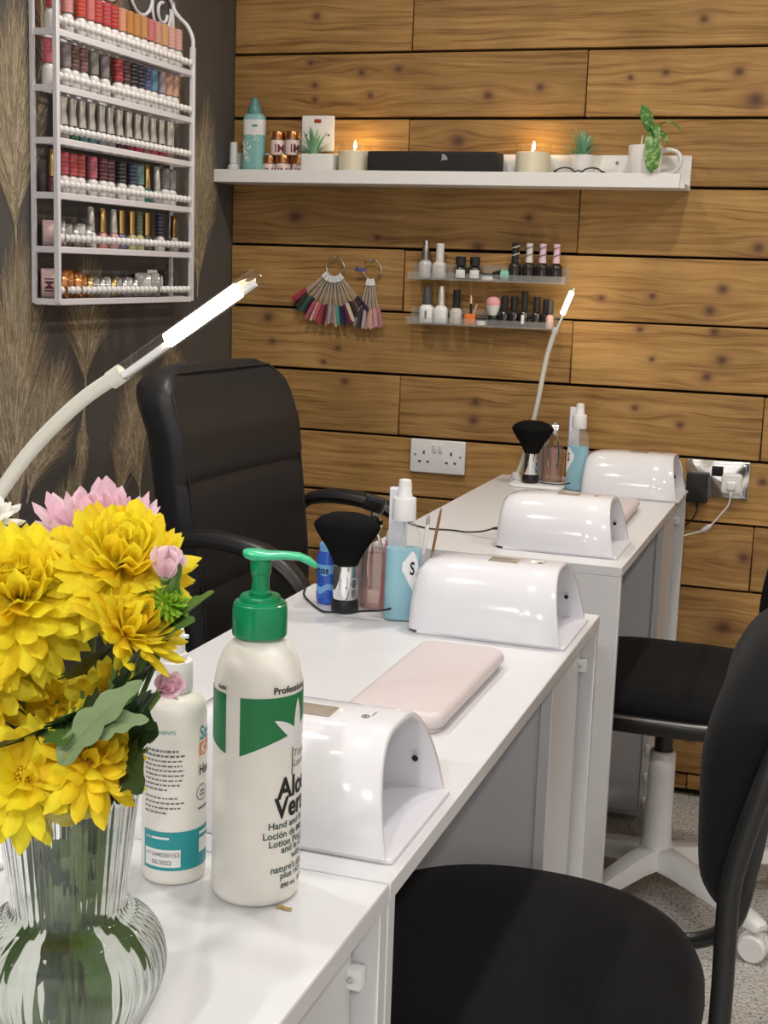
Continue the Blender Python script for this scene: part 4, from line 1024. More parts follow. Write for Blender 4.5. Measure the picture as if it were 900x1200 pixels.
T4 = [(-.905, (.10, .02, .03), 'g', 'dark striped gold-capped'), (-.869, (.50, .06, .10), 'b', 'cherry'), (-.836, (.50, .05, .05), 'b', 'red'), (-.806, (.42, .05, .05), 'b', 'brick'), (-.757, (.50, .10, .15), 'b', 'rose'), (-.716, (.12, .015, .03), 'b', 'wine'), (-.686, (.10, .015, .03), 'b', 'plum'), (-.636, (.015, .015, .02), 'b', 'black'), (-.588, (.02, .035, .08), 'b', 'navy'), (-.556, (.12, .26, .27), 'b', 'teal'), (-.521, (.03, .20, .16), 'g', 'emerald gold-capped'), (-.473, (.5, .5, .5), 's', 'clear silver-capped'), (-.436, (.20, .19, .20), 'b', 'charcoal'), (-.404, (.26, .24, .25), 'b', 'smoky grey')]
for i, (y, c, k, nm) in enumerate(T4):
    lab = '%s polish, %s from left on the rack\'s fourth tier' % (nm, ORD[i])
    if k == 'b': polish(lab, (XP, y, TZ[2] + .0048), FW, colmat(c, 'band'), 'mixed polishes on the fourth tier', r=.0135, hb=.040, hc=.044, rc=.0118)
    else: polish(lab, (XP, y, TZ[2] + .0048), colmat(c), GOLD if k == 'g' else SILV, 'mixed polishes on the fourth tier', r=.0125, hb=.034, hc=.052, rc=.0085, taper=.2)
def round_jar(label, loc, rz, r, h, mats, tilt=None, group='small round jars on the wall rack', txt=None, ta=-PI / 2 + .35):
    t = thing('nail_jar', label, 'jar', loc, rz, group=group)
    if tilt is not None: t.rotation_euler = tilt
    b = B(); b.lathe([(r * .9, 0), (r, .001), (r, h * .62), (r * .92, h * .66)], 28); obj('jar_body', b, mats[0], t)
    b = B(); b.lathe([(r * 1.02, h * .66), (r * 1.04, h * .68), (r * 1.04, h * .97), (r * .98, h)], 28); obj('lid', b, mats[1], t)
    if txt:
        b = B(); add_flat(b, text_mesh(txt, h * .5, 'CENTER', .0003, 0, .9), cyl_fn(r, ta, h * .12, .0004)); obj('label_text', b, pm('maroon_print', (.12, .02, .03), .5) if 'maroon_print' not in MAT else MAT['maroon_print'], t, fixn=False)
    return t
PINKG = pm('pink_frosted_jar', (.62, .46, .46), .25, var=(40, .05)); GREYG = pm('smoky_clear_jar', (.34, .32, .30), .15, coat=.5, var=(40, .1)); AMBERJ = pm('amber_jar', (.46, .17, .03), .2, coat=.5, var=(40, .2)); CLRJ = pm('clear_white_jar', (.56, .55, .53), .18, coat=.5, var=(40, .06))
lie = lambda yaw: (PI / 2, 0, yaw)
for i, (y, m, lid, r, h, nm) in enumerate([(-.905, PINKG, STEEL, .026, .045, 'pink jar lying on its side, leftmost'), (-.845, GREYG, STEEL, .024, .036, 'grey jar lying on its side, second from left'), (-.795, CLRJ, STEEL, .025, .036, 'clear jar lying on its side, third from left')]):
    round_jar(nm + ' on the rack\'s fifth tier', (XP - .41 * h, y - h * .28, TZ[1] + .0048 + r * 1.04), 0, r, h, (m, lid), tilt=(-PI / 2, 0, -.95))
T5 = [(-.762, (.72, .70, .69), SILV, 'white silver-capped'), (-.716, (.60, .26, .26), GOLD, 'pink gold-capped'), (-.668, (.66, .34, .34), SILV, 'pale pink silver-capped'), (-.636, (.14, .15, .30), GOLD, 'violet gold-capped'), (-.590, (.55, .48, .28), GOLD, 'cream gold-capped'), (-.555, (.50, .48, .22), colmat((.12, .18, .10), 'band'), 'olive striped'), (-.521, (.10, .09, .07), GOLD, 'dark gold-capped'), (-.458, (.70, .69, .68), colmat((.015, .02, .05), 'band'), 'white navy-capped'), (-.388, (.34, .33, .31), colmat((.34, .20, .08), 'metal'), 'grey bronze-capped')]
for i, (y, c, cap_, nm) in enumerate(T5):
    polish('%s polish, %s after the lying jars on the rack\'s fifth tier' % (nm, ORD[i]), (XP, y, TZ[1] + .0048), colmat(c), cap_, 'mixed polishes on the fifth tier', r=.0125, hb=.036, hc=.050, rc=.0085, taper=.22 if i in (0, 1, 2, 8) else 0.0)
for y, m, lid, r, h, nm, tx in [(-.905, PINKG, ROSEG, .030, .052, 'big white labelled jar lying leftmost', 'IMI'), (-.845, AMBERJ, ROSEG, .028, .046, 'amber orange jar lying beside the big labelled jar', None), (-.790, AMBERJ, GOLD, .024, .034, 'golden jar lying third from left', None), (-.738, GREYG, STEEL, .022, .030, 'small clear jar lying fourth from left', None), (-.690, CLRJ, GOLD, .022, .030, 'small clear jar lying fifth from left', None), (-.643, GREYG, STEEL, .022, .030, 'small clear jar lying sixth from left', None), (-.596, CLRJ, STEEL, .022, .030, 'small clear jar lying seventh from left', None), (-.520, CLRJ, GREYG, .027, .056, 'larger grey jar lying tipped beside the small card', None)]:
    round_jar(nm + ' on the rack\'s bottom tier', (XP - .41 * h, y - h * .28, TZ[0] + .0048 + r * 1.04), 0, r, h, (m, lid), tilt=(-PI / 2, 0, -.95), txt=tx, ta=.1)
t = thing('sample_card', 'white and black sample card standing at the right end of the bottom rack tier', 'card', (-1.545, -.455, TZ[0] + .0048), 0)
b = B(); b.box((0, -.022, .031), (.0015, .044, .062)); obj('card', b, WPL, t)
b = B(); b.box((.0012, .020, .034), (.0012, .034, .056)); b2 = obj('black_half', b, BMAT, t)
b = B(); b.lathe([(.012, 0), (.012, .0006)], 24, T(.0009, -.012, .040) @ RY(PI / 2) @ S(1, .7, 1)); obj('printed_dot', b, pm('plum_print', (.10, .05, .06), .4), t)
b = B(); b.lathe([(.010, 0), (.010, .0006)], 24, T(.0019, .020, .034) @ RY(PI / 2) @ S(1.5, .6, 1)); obj('printed_dot', b, WPL, t)

# ------------------------------------------------------------------ picture ledge and what stands on it
led = thing('wall_shelf', 'long white picture ledge on the plank wall holding candles, plants and jars', 'shelf', (-.98, 0, 1.477))
X0, X1 = -1.5665, -.395
b = B(); b.box(((X0 + X1) / 2 + .98, -.0545, .006), (X1 - X0, .097, .012), bev=.0008, seg=1); obj('shelf_board', b, SHELFW, led)
b = B(); b.box(((X0 + X1 - .012) / 2 + .98, -.1065, .016), (X1 - X0 - .008, .012, .032), bev=.001, seg=1); obj('front_lip', b, SHELFW, led)
b = B(); b.box(((X0 + X1) / 2 + .98, -.006, .040), (X1 - X0 + .003, .0115, .080), bev=.001, seg=1); obj('back_panel', b, SHELFW, led)
for x in (-1.2, -.566):
    b = B(); b.lathe([(.0042, 0), (.0042, .0008), (.002, .0012)], 12, T(x + .98, -.0118, .062) @ RX(PI / 2)); obj('screw', b, GREYW, led)
SZ = 1.4892
polish('small white nail polish at the left end of the wall shelf', (-1.538, -.06, SZ), FW, colmat((.72, .74, .72), 'matte'), 'bottles on the wall shelf', r=.0155, hb=.038, hc=.052, rc=.0105, taper=.1)
t = thing('toner_bottle', 'teal plastic bottle with a dark teal nozzle at the left end of the wall shelf', 'bottle', (-1.4835, -.055, SZ), .05)
b = B(); b.sq(.0285, .020, 2.8, [(.9, 0), (.98, .002), (1, .005), (1, .146), (.95, .153), (.75, .159), (.45, .163)]); bb = obj('bottle_body', b, TEALB, t)
b = B(); b.sq(.0288, .0203, 2.8, [(1, .108), (1, .145)]); obj('white_label', b, WPL, t)
b = B(); b.lathe([(.0175, .160), (.0172, .170), (.0125, .182), (.0095, .186), (.0088, .196), (.006, .199)], 24); obj('nozzle', b, TEALD, t)
b = B(); pr = random.Random(8)
for k in range(9):
    x, z = pr.uniform(-.019, .019), .045 + .075 * k / 9
    for q in range(3):
        a0 = pr.uniform(0, 6); r = pr.uniform(.004, .009)
        b.tube([(x + r * math.cos(a0 + .3 * j) * (1 - j * .06), -.0206 + .0006 * abs(x) * 60, z + r * math.sin(a0 + .3 * j) * (1 - j * .06)) for j in range(11)], .0008, 5)
obj('floral_swirls', b, WPL, t)
b = B(); b.box((.008, -.0207, .130), (.014, .0008, .004)); obj('label_print', b, PRT, t)
JP = pm('blush_jar', (.78, .62, .58), .3, var=(40, .04))
for i, (x, y, z, nm) in enumerate([(-1.441, -.050, 0, 'lower left'), (-1.4005, -.060, 0, 'lower middle'), (-1.3605, -.050, 0, 'lower right'), (-1.419, -.052, .0582, 'upper left'), (-1.378, -.055, .0582, 'upper right')]):
    round_jar('blush gel jar with a copper lid, %s of the stack on the wall shelf' % nm, (x, y, SZ + z), .15 * i, .0188, .058, (JP, ROSEG), group='copper lidded jars on the wall shelf', txt='IMI')
# blade succulents in white pots
def blade(b, base, az, el, L, w, droop, M=ID, m=0, n=6):
    """tapered channelled leaf"""
    bm = b.bm; n0 = len(bm.faces); pv = None
    d = Vector((math.cos(az), math.sin(az), 0)); sd = Vector((-math.sin(az), math.cos(az), 0)); p = Vector(base); e = el
    for i in range(n + 1):
        u = i / n; ww = w * (math.sin(PI * (.22 + .78 * u)) ** .8 if u < 1 else 0.02)
        t_ = d * math.cos(e) + Vector((0, 0, 1)) * math.sin(e); nn = t_.cross(sd)
        v = [bm.verts.new(M @ (p + sd * ww)), bm.verts.new(M @ (p - nn * ww * .25)), bm.verts.new(M @ (p - sd * ww))]
        if pv: bm.faces.new((pv[0], pv[1], v[1], v[0])); bm.faces.new((pv[1], pv[2], v[2], v[1]))
        pv = v; p = p + t_ * (L / n); e -= droop / n
    b._faces(n0, m)
def succulent(label, loc, pot, hgt, seed, n=34):
    t = thing('potted_succulent', label, 'potted plant', loc, 0, group='potted succulents on the wall shelf')
    if pot == 'trough':
        b = B(); b.rbox(-.024, .064, -.03, .03, 0, .0605, .010, .004); obj('pot', b, MARB, t); zt = .0600
    else:
        b = B(); b.lathe([(.022, 0), (.0245, .002), (.0295, .058), (.0295, .0635), (.026, .0635), (.025, .055), (.003, .055)], 32); obj('pot', b, MARB, t); zt = .056
    b = B(); rr = random.Random(seed)
    for k in range(n):
        q = k / n; blade(b, (rr.uniform(-.006, .006), rr.uniform(-.006, .006), zt - .004), rr.uniform(0, 2 * PI), 1.45 - .85 * q ** 1.3 + rr.uniform(-.1, .1), hgt * (1 - .25 * q) * rr.uniform(.85, 1.05), .0042, .35 + .5 * q)
    obj('leaves', b, SUCC, t, fixn=False, angle=80)
succulent('bluish succulent in a white marble trough beneath the red-lamp switch plate', (-1.319, -.065, SZ), 'trough', .082, 1)
succulent('bluish succulent in a round white pot between the right candle and the mug', (-.642, -.055, SZ), 'round', .080, 2, 40)
def candle(label, loc):
    t = thing('candle', label, 'candle', loc, 0, group='lit glass candles on the wall shelf')
    r = .043
    b = B(); b.lathe([(.038, 0), (.042, .001), (r, .004), (r, .088), (r - .0022, .088), (r - .0025, .006), (.002, .0055)], 40); obj('glass_cup', b, THINW, t)
    b = B(); b.lathe([(.030, .0062), (r - .0032, .007), (r - .0032, .0690), (.034, .0680), (.012, .0665), (.002, .0668)], 36); obj('wax', b, WAX, t)
    b = B(); b.tube([(0, 0, .066), (.0005, 0, .072), (.0015, 0, .0765)], .0009, 8); wk = obj('wick', b, BMAT, t)
    b = B(); b.lathe([(.0008, .0755), (.0026, .0785), (.0031, .0815), (.0022, .087), (.0009, .092), (.0002, .0945)], 14, T(.001, 0, 0)); obj('flame', b, FLAME, t)
candle('lit cream candle in glass at the left end of the black speaker', (-1.211, -.056, SZ))
candle('lit cream candle in glass at the right end of the black speaker', (-.760, -.055, SZ))
t = thing('speaker_box', 'long black box with a small white wireless symbol lying on the wall shelf', 'speaker', (-1.0015, -.058, SZ), 0)
b = B(); b.rbox(-.1630, .1630, -.036, .036, 0, .0680, .006, .004); obj('casing', b, BMAT, t)
b = B()
b.rbox(-.155, .152, -.0375, -.0355, .006, .061, .0005, .0005); obj('front_grille', b, pm('black_grille', (.016, .016, .016), .8, bump=(1500, .6, .001)), t)
b = B()
for r in (.0045, .0085, .0125): b.tube([(.028 + r * math.cos(a), -.0378, .0475 + r * math.sin(a)) for a in [PI / 2 * k / 8 for k in range(9)]], .0009, 6)
b.ball((.028, -.0378, .0475), .0014); obj('wireless_symbol', b, WPL, t)
t = thing('eyeglasses', 'black-rimmed eyeglasses lying in front of the right succulent', 'glasses', (-.642, -.082, SZ), 0)
for s in (-1, 1):
    b = B(); b.tube([(s * .032 + .024 * math.cos(a), -.009 + .0 * math.sin(a), .0165 + .0135 * math.sin(a) + .0025) for a in [2 * PI * k / 28 for k in range(29)]], .0019, 8, caps=(False, False)); obj('rim', b, BPL, t)
    b = B(); b.tube([(s * .056, -.008, .024), (s * .059, -.002, .024), (s * .058, .035, .016), (s * .052, .050, .004)], .0017, 8, smooth=4); obj('temple', b, BPL, t)
b = B(); b.tube([(-.009, -.009, .023), (0, -.009, .026), (.009, -.009, .023)], .0018, 8, smooth=4); obj('bridge', b, BPL, t)
t = thing('mug', 'white mug holding a trailing leafy plant at the right end of the shelf', 'mug', (-.494, -.056, SZ), 0)
b = B(); b.lathe([(.030, 0), (.034, .002), (.0365, .010), (.0405, .084), (.0400, .0855), (.0375, .084), (.034, .012), (.002, .010)], 44); obj('mug_body', b, CERAM, t)
b = B(); b.tube([(.038, 0, .074), (.056, 0, .077), (.074, 0, .070), (.081, 0, .054), (.076, 0, .036), (.060, 0, .024), (.0355, 0, .020)], [.006, .0055, .005, .005, .005, .0055, .006], 12, smooth=5, flat=1.3); obj('handle', b, CERAM, t)
t = thing('leafy_plant', 'variegated green plant hanging out of the white mug', 'plant', (-.485, -.060, SZ + .0118), 0)
VAR = None
def var_leaf():
    m, nt, p = nodes('variegated_leaf'); L = nt.links
    tc = nt.nodes.new('ShaderNodeTexCoord'); n = nt.nodes.new('ShaderNodeTexNoise'); n.inputs['Scale'].default_value = 110; n.inputs['Detail'].default_value = 3
    r = nt.nodes.new('ShaderNodeValToRGB'); e = r.color_ramp.elements; e[0].position = .50; e[0].color = (.06, .19, .03, 1); e[1].position = .74; e[1].color = (.42, .55, .22, 1)
    L.new(tc.outputs['Object'], n.inputs['Vector']); L.new(n.outputs['Fac'], r.inputs[0]); L.new(r.outputs[0], p.inputs['Base Color']); p.inputs['Roughness'].default_value = .4
    return m
VAR = var_leaf()
def broad(b, pts, w, side, m=0, cup=.25, fr_=.5, wfn=None):
    """leaf blade along pts with half width w, side = width direction"""
    P = [Vector(p) for p in pts]; P, _ = catmull(P, 1.0, 4); n = len(P) - 1
    bm = b.bm; n0 = len(bm.faces); pv = None; sd = Vector(side).normalized()
    for i, p in enumerate(P):
        u = i / n; ww = w * (wfn(u) if wfn else max(.03, math.sin(PI * u ** .8)) ** .8)
        t_ = (P[min(i + 1, n)] - P[max(i - 1, 0)]).normalized(); s2 = (sd - t_ * sd.dot(t_)).normalized(); nn = t_.cross(s2)
        v = [bm.verts.new(p + s2 * ww + nn * ww * cup), bm.verts.new(p + s2 * ww * .5 + nn * ww * cup * .35), bm.verts.new(p), bm.verts.new(p - s2 * ww * .5 + nn * ww * cup * .35), bm.verts.new(p - s2 * ww + nn * ww * cup)]
        if pv:
            for k in range(4): bm.faces.new((pv[k], pv[k + 1], v[k + 1], v[k]))
        pv = v
    b._faces(n0, m)
for pts, w, sd in [([(.012, -.03, .105), (.014, -.048, .085), (.016, -.056, .05), (.018, -.058, .018), (.020, -.058, .014)], .0185, (1, 0, .05)), ([(.004, -.01, .10), (-.004, -.015, .125), (-.013, -.02, .148), (-.022, -.022, .163)], .0145, (.8, .3, .5)),
                   ([(.006, -.01, .10), (.03, -.02, .122), (.055, -.025, .118), (.080, -.028, .098)], .0095, (.2, .9, .2)), ([(.0, -.01, .10), (-.015, -.012, .13), (-.026, -.014, .142), (-.038, -.015, .139)], .007, (.1, .9, .3)),
                   ([(.008, -.02, .09), (.024, -.03, .10), (.038, -.034, .088), (.045, -.036, .072)], .0115, (.4, .8, .3)), ([(.004, -.02, .10), (.012, -.035, .115), (.020, -.045, .100), (.024, -.05, .08)], .010, (1, .2, .2))]:
    b = B(); broad(b, pts, w, sd); obj('leaf', b, VAR, t, fixn=False, angle=80)
b = B(); b.tube([(0, 0, 0), (.004, -.006, .05), (.006, -.012, .105)], .0035, 8, smooth=4); b.tube([(.006, -.012, .105), (.010, -.022, .112), (.012, -.032, .103)], .0022, 8); obj('stem', b, STEM, t)
stick('taper_stick', 'thin cream stick poking up out of the white mug', 'stick', (-.512, -.056, SZ + .012), (-.503, -.058, 1.600), .0022, WAX)
# cooker switch plate
t = thing('switch_plate', 'square white switch plate with a small red neon above the left succulent', 'switch', (-1.330, -.0001, 1.606), 0)
b = B(); b.rbox(-.044, .044, -.044, .044, 0, .009, .004, .003, RX(PI / 2)); obj('plate', b, WPL, t)
b = B(); b.rbox(-.0095, .0095, .026, .035, .0085, .0105, .002, .0006, RX(PI / 2)); obj('neon', b, NEON, t)
for x in (-.030, .030):
    b = B(); b.lathe([(.0030, .0088), (.0030, .0096), (.001, .0092)], 12, T(x, 0, -.004) @ RX(PI / 2)); obj('screw', b, INKG, t)
# ------------------------------------------------------------------ clear acrylic ledges
def ledge(label, z, x0, x1):
    t = thing('acrylic_ledge', label, 'shelf', (x0, 0, z), 0, group='clear acrylic ledges'); w = x1 - x0
    b = B(); b.box((w / 2, -.0225, .0015), (w, .045, .003), bev=.0004, seg=1); b.box((w / 2, -.0455, .009), (w, .003, .018), bev=.0004, seg=1); b.box((w / 2, -.0016, .02), (w, .003, .04), bev=.0004, seg=1)
    for x in (.0015, w - .0015): b.box((x, -.0235, .009), (.003, .041, .018))
    obj('ledge', b, THIN, t)
    for x in (.03, w - .03):
        b = B(); b.lathe([(.0035, 0), (.0035, .001)], 10, T(x, -.0032, .03) @ RX(PI / 2)); obj('screw', b, STEEL, t)
ledge('upper clear acrylic ledge of bottles on the plank wall', 1.252, -1.066, -.668)
ledge('lower clear acrylic ledge of bottles on the plank wall', 1.142, -1.066, -.690)
U, Lw = 1.2552, 1.1452
yb = -.024
G1, G2 = 'bottles on the upper acrylic ledge', 'bottles on the lower acrylic ledge'
CLB = pm('clear_polish_glass', (.60, .57, .53), .1, coat=.6, var=(50, .08)); DKB = pm('black_polish_glass', (.015, .013, .013), .08, coat=.7, var=(50, .1))
polish('grey conical-capped bottle at the left end of the upper acrylic ledge', (-1.0265, yb, U), colmat((.52, .52, .52)), colmat((.42, .42, .43), 'metal'), G1, r=.0175, hb=.045, hc=.047, rc=.0112, taper=.42)
polish('clear bottle with a straight white cap on the upper acrylic ledge', (-.9895, yb, U), CLB, colmat((.72, .70, .67), 'matte'), G1, r=.0172, hb=.043, hc=.043, rc=.0098, sqr=.6)
for i, x in enumerate((-.9355, -.8995)):
    polish('short black bottle with a white label, %s of the two on the upper acrylic ledge' % ('left' if i == 0 else 'right'), (x, yb, U), DKB, colmat((.015, .015, .016), 'matte'), G1, r=.0155, hb=.034, hc=.022, rc=.0125, mark=(.8, .004, .024, WPL))
round_jar('small pale tub beside the second black bottle on the upper acrylic ledge', (-.866, yb, U), 0, .0155, .017, (WPL, BMAT), group='tubs on the acrylic ledges')
t = thing('kabuki_cap_brush', 'mint green capped black brush lying on the upper acrylic ledge', 'brush', (-.853, yb, U + .0135), 0)
b = B(); b.lathe([(.0075, 0), (.0100, .010), (.0130, .022)], 20, RY(PI / 2)); obj('handle', b, BPL, t)
b = B(); b.lathe([(.0132, .022), (.0134, .024), (.0134, .041), (.012, .043)], 20, RY(PI / 2)); obj('mint_cap', b, colmat((.22, .52, .40), 'matte'), t)
for i, (x, c, nm) in enumerate([(-.7985, (.02, .02, .02), 'black swirl capped'), (-.7635, (.62, .60, .60), 'white swirl capped'), (-.7305, (.66, .50, .62), 'lilac swirl capped'), (-.6965, (.70, .48, .58), 'pink swirl capped')]):
    tt = polish('%s black polish bottle, %s of four at the right of the upper ledge' % (nm, ORD[i]), (x, yb, U), DKB, colmat(c, 'matte'), G1, r=.0160, hb=.046, hc=.046, rc=.0090, waist=.12)
    b = B(); b.tube([(.0093 * math.cos(a), .0093 * math.sin(a), .050 + .036 * a / 12.5) for a in [12.5 * k / 50 for k in range(51)]], .0010, 6); obj('spiral_stripe', b, WPL if i == 0 else colmat((.12, .11, .12), 'matte'), tt)
polish('white bottle with a tapered charcoal cap at the left end of the lower ledge', (-1.0185, yb, Lw), WPL, colmat((.07, .07, .075), 'matte'), G2, r=.0180, hb=.046, hc=.044, rc=.0118, taper=.3, sqr=.7, mark=(.25, .010, .030, INKG))
polish('white bottle with a slim silver cap on the lower acrylic ledge', (-.9815, yb, Lw), WPL, SILV, G2, r=.0175, hb=.044, hc=.048, rc=.0088, taper=.25, sqr=.7)
polish('clear bottle with a black cap on the lower acrylic ledge', (-.9425, yb, Lw), CLB, colmat((.012, .012, .012), 'matte'), G2, r=.0155, hb=.040, hc=.044, rc=.0092)
t = thing('tool_pot', 'small orange pot on the lower acrylic ledge', 'pot', (-.9045, yb, Lw), 0)
b = B(); b.rbox(-.0135, .0135, -.012, .012, 0, .027, .004, .001); obj('pot', b, ORANGE, t)
stick('makeup_brush', 'small pale-tipped makeup brush stuck in the orange pot', 'makeup brush', (-.9045, yb, Lw + .0275), (-.905, yb - .001, Lw + .072), .0032, BMAT, tipmat=colmat((.75, .55, .42), 'matte'), tiplen=.02)
stick('makeup_brush', 'short peach makeup brush leaning right in the orange pot', 'makeup brush', (-.897, yb, Lw + .0275), (-.889, yb - .001, Lw + .052), .0028, colmat((.70, .42, .34), 'matte'))
round_jar('small white tub beside the pink blush brush on the lower acrylic ledge', (-.877, yb, Lw), 0, .0125, .018, (WPL, BMAT), group='tubs on the acrylic ledges')
t = thing('blush_brush', 'pink and white blush brush standing upright on the lower acrylic ledge', 'brush', (-.848, yb, Lw), 0)
b = B(); b.lathe([(.0125, 0), (.0135, .002), (.0125, .022), (.0105, .026)], 22); obj('handle', b, BPL, t)
b = B(); b.lathe([(.0102, .0255), (.0150, .038), (.0180, .050)], 26); obj('white_bristles', b, WPL, t)
b = B(); b.lathe([(.0180, .0502), (.0186, .056), (.0165, .064), (.010, .0695), (.002, .071)], 26); obj('pink_bristles', b, colmat((.74, .34, .38), 'matte'), t)
for i, (x, hb, hc, nm, mk) in enumerate([(-.820, .038, .037, 'black square bottle right of the blush brush', None), (-.7955, .038, .036, 'black square bottle left of the tall labelled bottle', None), (-.7700, .040, .048, 'tall black bottle with a white square label', (.75, .008, .030, WPL)), (-.7390, .038, .037, 'black bottle just right of the white-labelled one', None), (-.7150, .036, .034, 'slim black bottle before the pale pink bottles', None)]):
    polish(nm + ' on the lower acrylic ledge', (x, yb, Lw), DKB, colmat((.012, .012, .012), 'matte'), G2, r=.0120, hb=hb, hc=hc, rc=.0082, sqr=.6, mark=mk)
for i, (x, dy, nm) in enumerate([(-.7035, -.008, 'pale pink bottle nearest the lit far lamp'), ]):
    polish(nm + ' on the lower acrylic ledge', (x, yb + dy, Lw), colmat((.70, .45, .42)), colmat((.05, .045, .05), 'matte'), G2, r=.0095, hb=.034, hc=.034, rc=.0075)
# ------------------------------------------------------------------ colour swatch rings
TIPC = [(.45, .04, .07), (.40, .04, .06), (.03, .012, .02), (.02, .06, .05), (.05, .11, .10), (.08, .13, .13), (.03, .015, .02), (.50, .10, .14), (.70, .55, .50), (.60, .14, .16), (.55, .10, .12), (.40, .05, .08), (.08, .02, .03), (.50, .25, .24), (.35, .32, .33), (.45, .24, .26), (.60, .55, .38), (.10, .30, .26), (.03, .08, .18), (.02, .02, .03), (.20, .05, .22), (.45, .02, .05), (.66, .62, .45), (.02, .015, .02), (.05, .03, .04), (.30, .16, .12), (.10, .03, .05), (.02, .02, .06)]
TIPC2 = [(.40, .38, .42), (.45, .42, .46), (.05, .05, .07), (.06, .06, .08), (.50, .38, .38), (.55, .36, .34), (.66, .42, .36), (.68, .40, .35), (.66, .36, .32), (.62, .33, .33), (.55, .25, .28), (.50, .20, .26)]
TIPM = thinmat('clear_tip_stick', (.93, .91, .88), .1, body=.32, bodycol=(.75, .72, .68))
def swatch_ring(label, loc, cols, a0, a1, L, seed):
    t = thing('swatch_ring', label, 'swatch ring', loc, 0, group='swatch rings hanging on the plank wall')
    b = B(); b.torus(.0245, .0016, T(0, -.004, .0) @ RX(PI / 2 + .12), n=40, k=8); obj('ring', b, CHROME, t)
    b = B(); b.tube([(0, .0062, .0235), (0, -.012, .0215), (0, -.014, .0255)], .0012, 8, smooth=3); obj('hook', b, STEEL, t)
    rr = random.Random(seed); n = len(cols)
    for i, c in enumerate(cols):
        u = i / (n - 1); a = a0 + (a1 - a0) * u + rr.uniform(-.015, .015); d = Vector((math.sin(a), 0, -math.cos(a))); s_ = Vector((math.cos(a), 0, math.sin(a)))
        o = Vector((math.sin(a) * .023, -.007 - .0022 * ((i * 7) % 5), -math.cos(a) * .023))
        LL = L * rr.uniform(.95, 1.03); b = B()
        def q(l, hw, y=0): return [tuple(o + d * l + s_ * hw + Vector((0, y - .0005, 0))), tuple(o + d * l - s_ * hw + Vector((0, y - .0005, 0))), tuple(o + d * l - s_ * hw + Vector((0, y + .0005, 0))), tuple(o + d * l + s_ * hw + Vector((0, y + .0005, 0)))]
        b.loft([q(0, .0035), q(.012, .0038), q(.013, .0016), q(LL * .62, .0014)])
        b.loft([q(.001, .0034, -.0009), q(.017, .0036, -.0009)], m=2)
        b.loft([q(LL * .60, .003), q(LL * .66, .0047), q(LL * .93, .0045), q(LL * .985, .0035), q(LL, .0012)], m=1)
        obj('nail_tip', b, [TIPM, colmat(c), WPL], t)
    return t
swatch_ring('big chrome ring of multicoloured nail swatches fanned wide on the wall', (-1.272, -.006, 1.276), TIPC, -.92, .72, .128, 4)
sr = swatch_ring('smaller chrome ring of nude and pink nail swatches hanging straight down', (-1.172, -.006, 1.272), TIPC2, -.30, .22, .126, 6)
b = B(); b.box((-.028, -.012, -.002), (.030, .002, .007), bev=.0008); b.lathe([(.004, 0), (.004, .003)], 12, T(-.036, -.013, .003) @ RX(PI / 2)); obj('ring_tag', b, pm('violet_tag', (.10, .10, .34), .4), sr)
# ------------------------------------------------------------------ sockets
def slot(b, x, z, w, h, m=0, y=-.0098): b.box((x, y, z), (w, .0012, h), m=m)
t = thing('wall_socket', 'white plastic double wall socket with two rocker switches', 'socket', (-.980, -.0001, .8065), 0)
b = B(); b.rbox(-.073, .073, -.043, .043, 0, .0095, .004, .003, RX(PI / 2)); obj('plate', b, WPL, t)
for s in (-1, 1):
    b = B(); b.box((0, 0, 0), (.0105, .004, .021), T(s * .0080, -.0105, .021) @ RX(.10 * 1), bev=.001); obj('rocker_switch', b, WPL, t)
    b = B(); xc = s * .036
    slot(b, xc, .010, .0042, .0085); slot(b, xc - .011, -.0135, .0068, .0042); slot(b, xc + .011, -.0135, .0068, .0042); obj('pin_holes', b, INK, t)
    b = B(); b.lathe([(.0028, .0092), (.0028, .0100), (.001, .0097)], 12, T(s * .060, 0, .003) @ RX(PI / 2)); obj('screw', b, STEEL, t)
t = thing('chrome_socket', 'mirror chrome double wall socket with a black rocker block and two plugs in it', 'socket', (-.2815, -.0001, .8055), 0)
b = B(); b.rbox(-.0745, .0745, -.045, .045, 0, .0065, .002, .0015, RX(PI / 2)); b.rbox(-.0665, .0665, -.037, .037, .005, .0082, .001, .0006, RX(PI / 2)); obj('plate', b, CHROME, t)
b = B(); b.box((.0, -.0092, .0195), (.027, .003, .024), bev=.0006); sw = obj('rocker_block', b, BPL, t)
for s in (-1, 1):
    b = B(); b.box((0, 0, 0), (.0105, .003, .020), T(s * .0062, -.0108, .0195) @ RX(.10), bev=.0008); obj('rocker_switch', b, BMAT, sw)
t = thing('power_adapter', 'black plug-in power adapter in the left half of the chrome socket', 'adapter', (-.3245, -.0086, .785), 0)
b = B(); b.rbox(-.0255, .0255, -.036, .036, 0, .030, .004, .0035, RX(PI / 2)); obj('casing', b, BPL, t)
b = B(); b.tube([(.002, -.016, -.035), (.003, -.016, -.046)], .0040, 10); b.tube([(.003, -.016, -.044), (.002, -.015, -.058), (-.004, -.012, -.074), (-.018, -.008, -.092), (-.036, -.006, -.104), (-.06, -.005, -.13), (-.07, -.005, -.2)], .0016, 8, smooth=5); obj('cord', b, BPL, t)
t = thing('mains_plug', 'white three-pin plug with a white cable in the right half of the chrome socket', 'plug', (-.2455, -.0086, .7985), 0)
b = B(); b.rbox(-.0245, .0245, -.0245, .0245, 0, .018, .010, .005, RX(PI / 2)); b.rbox(-.011, .011, -.015, .006, .015, .024, .005, .004, RX(PI / 2)); obj('plug_body', b, WPL, t)
b = B(); b.tube([(0, -.015, -.012), (.0, -.018, -.022), (.0, -.017, -.032)], [.0048, .0042, .003], 10)
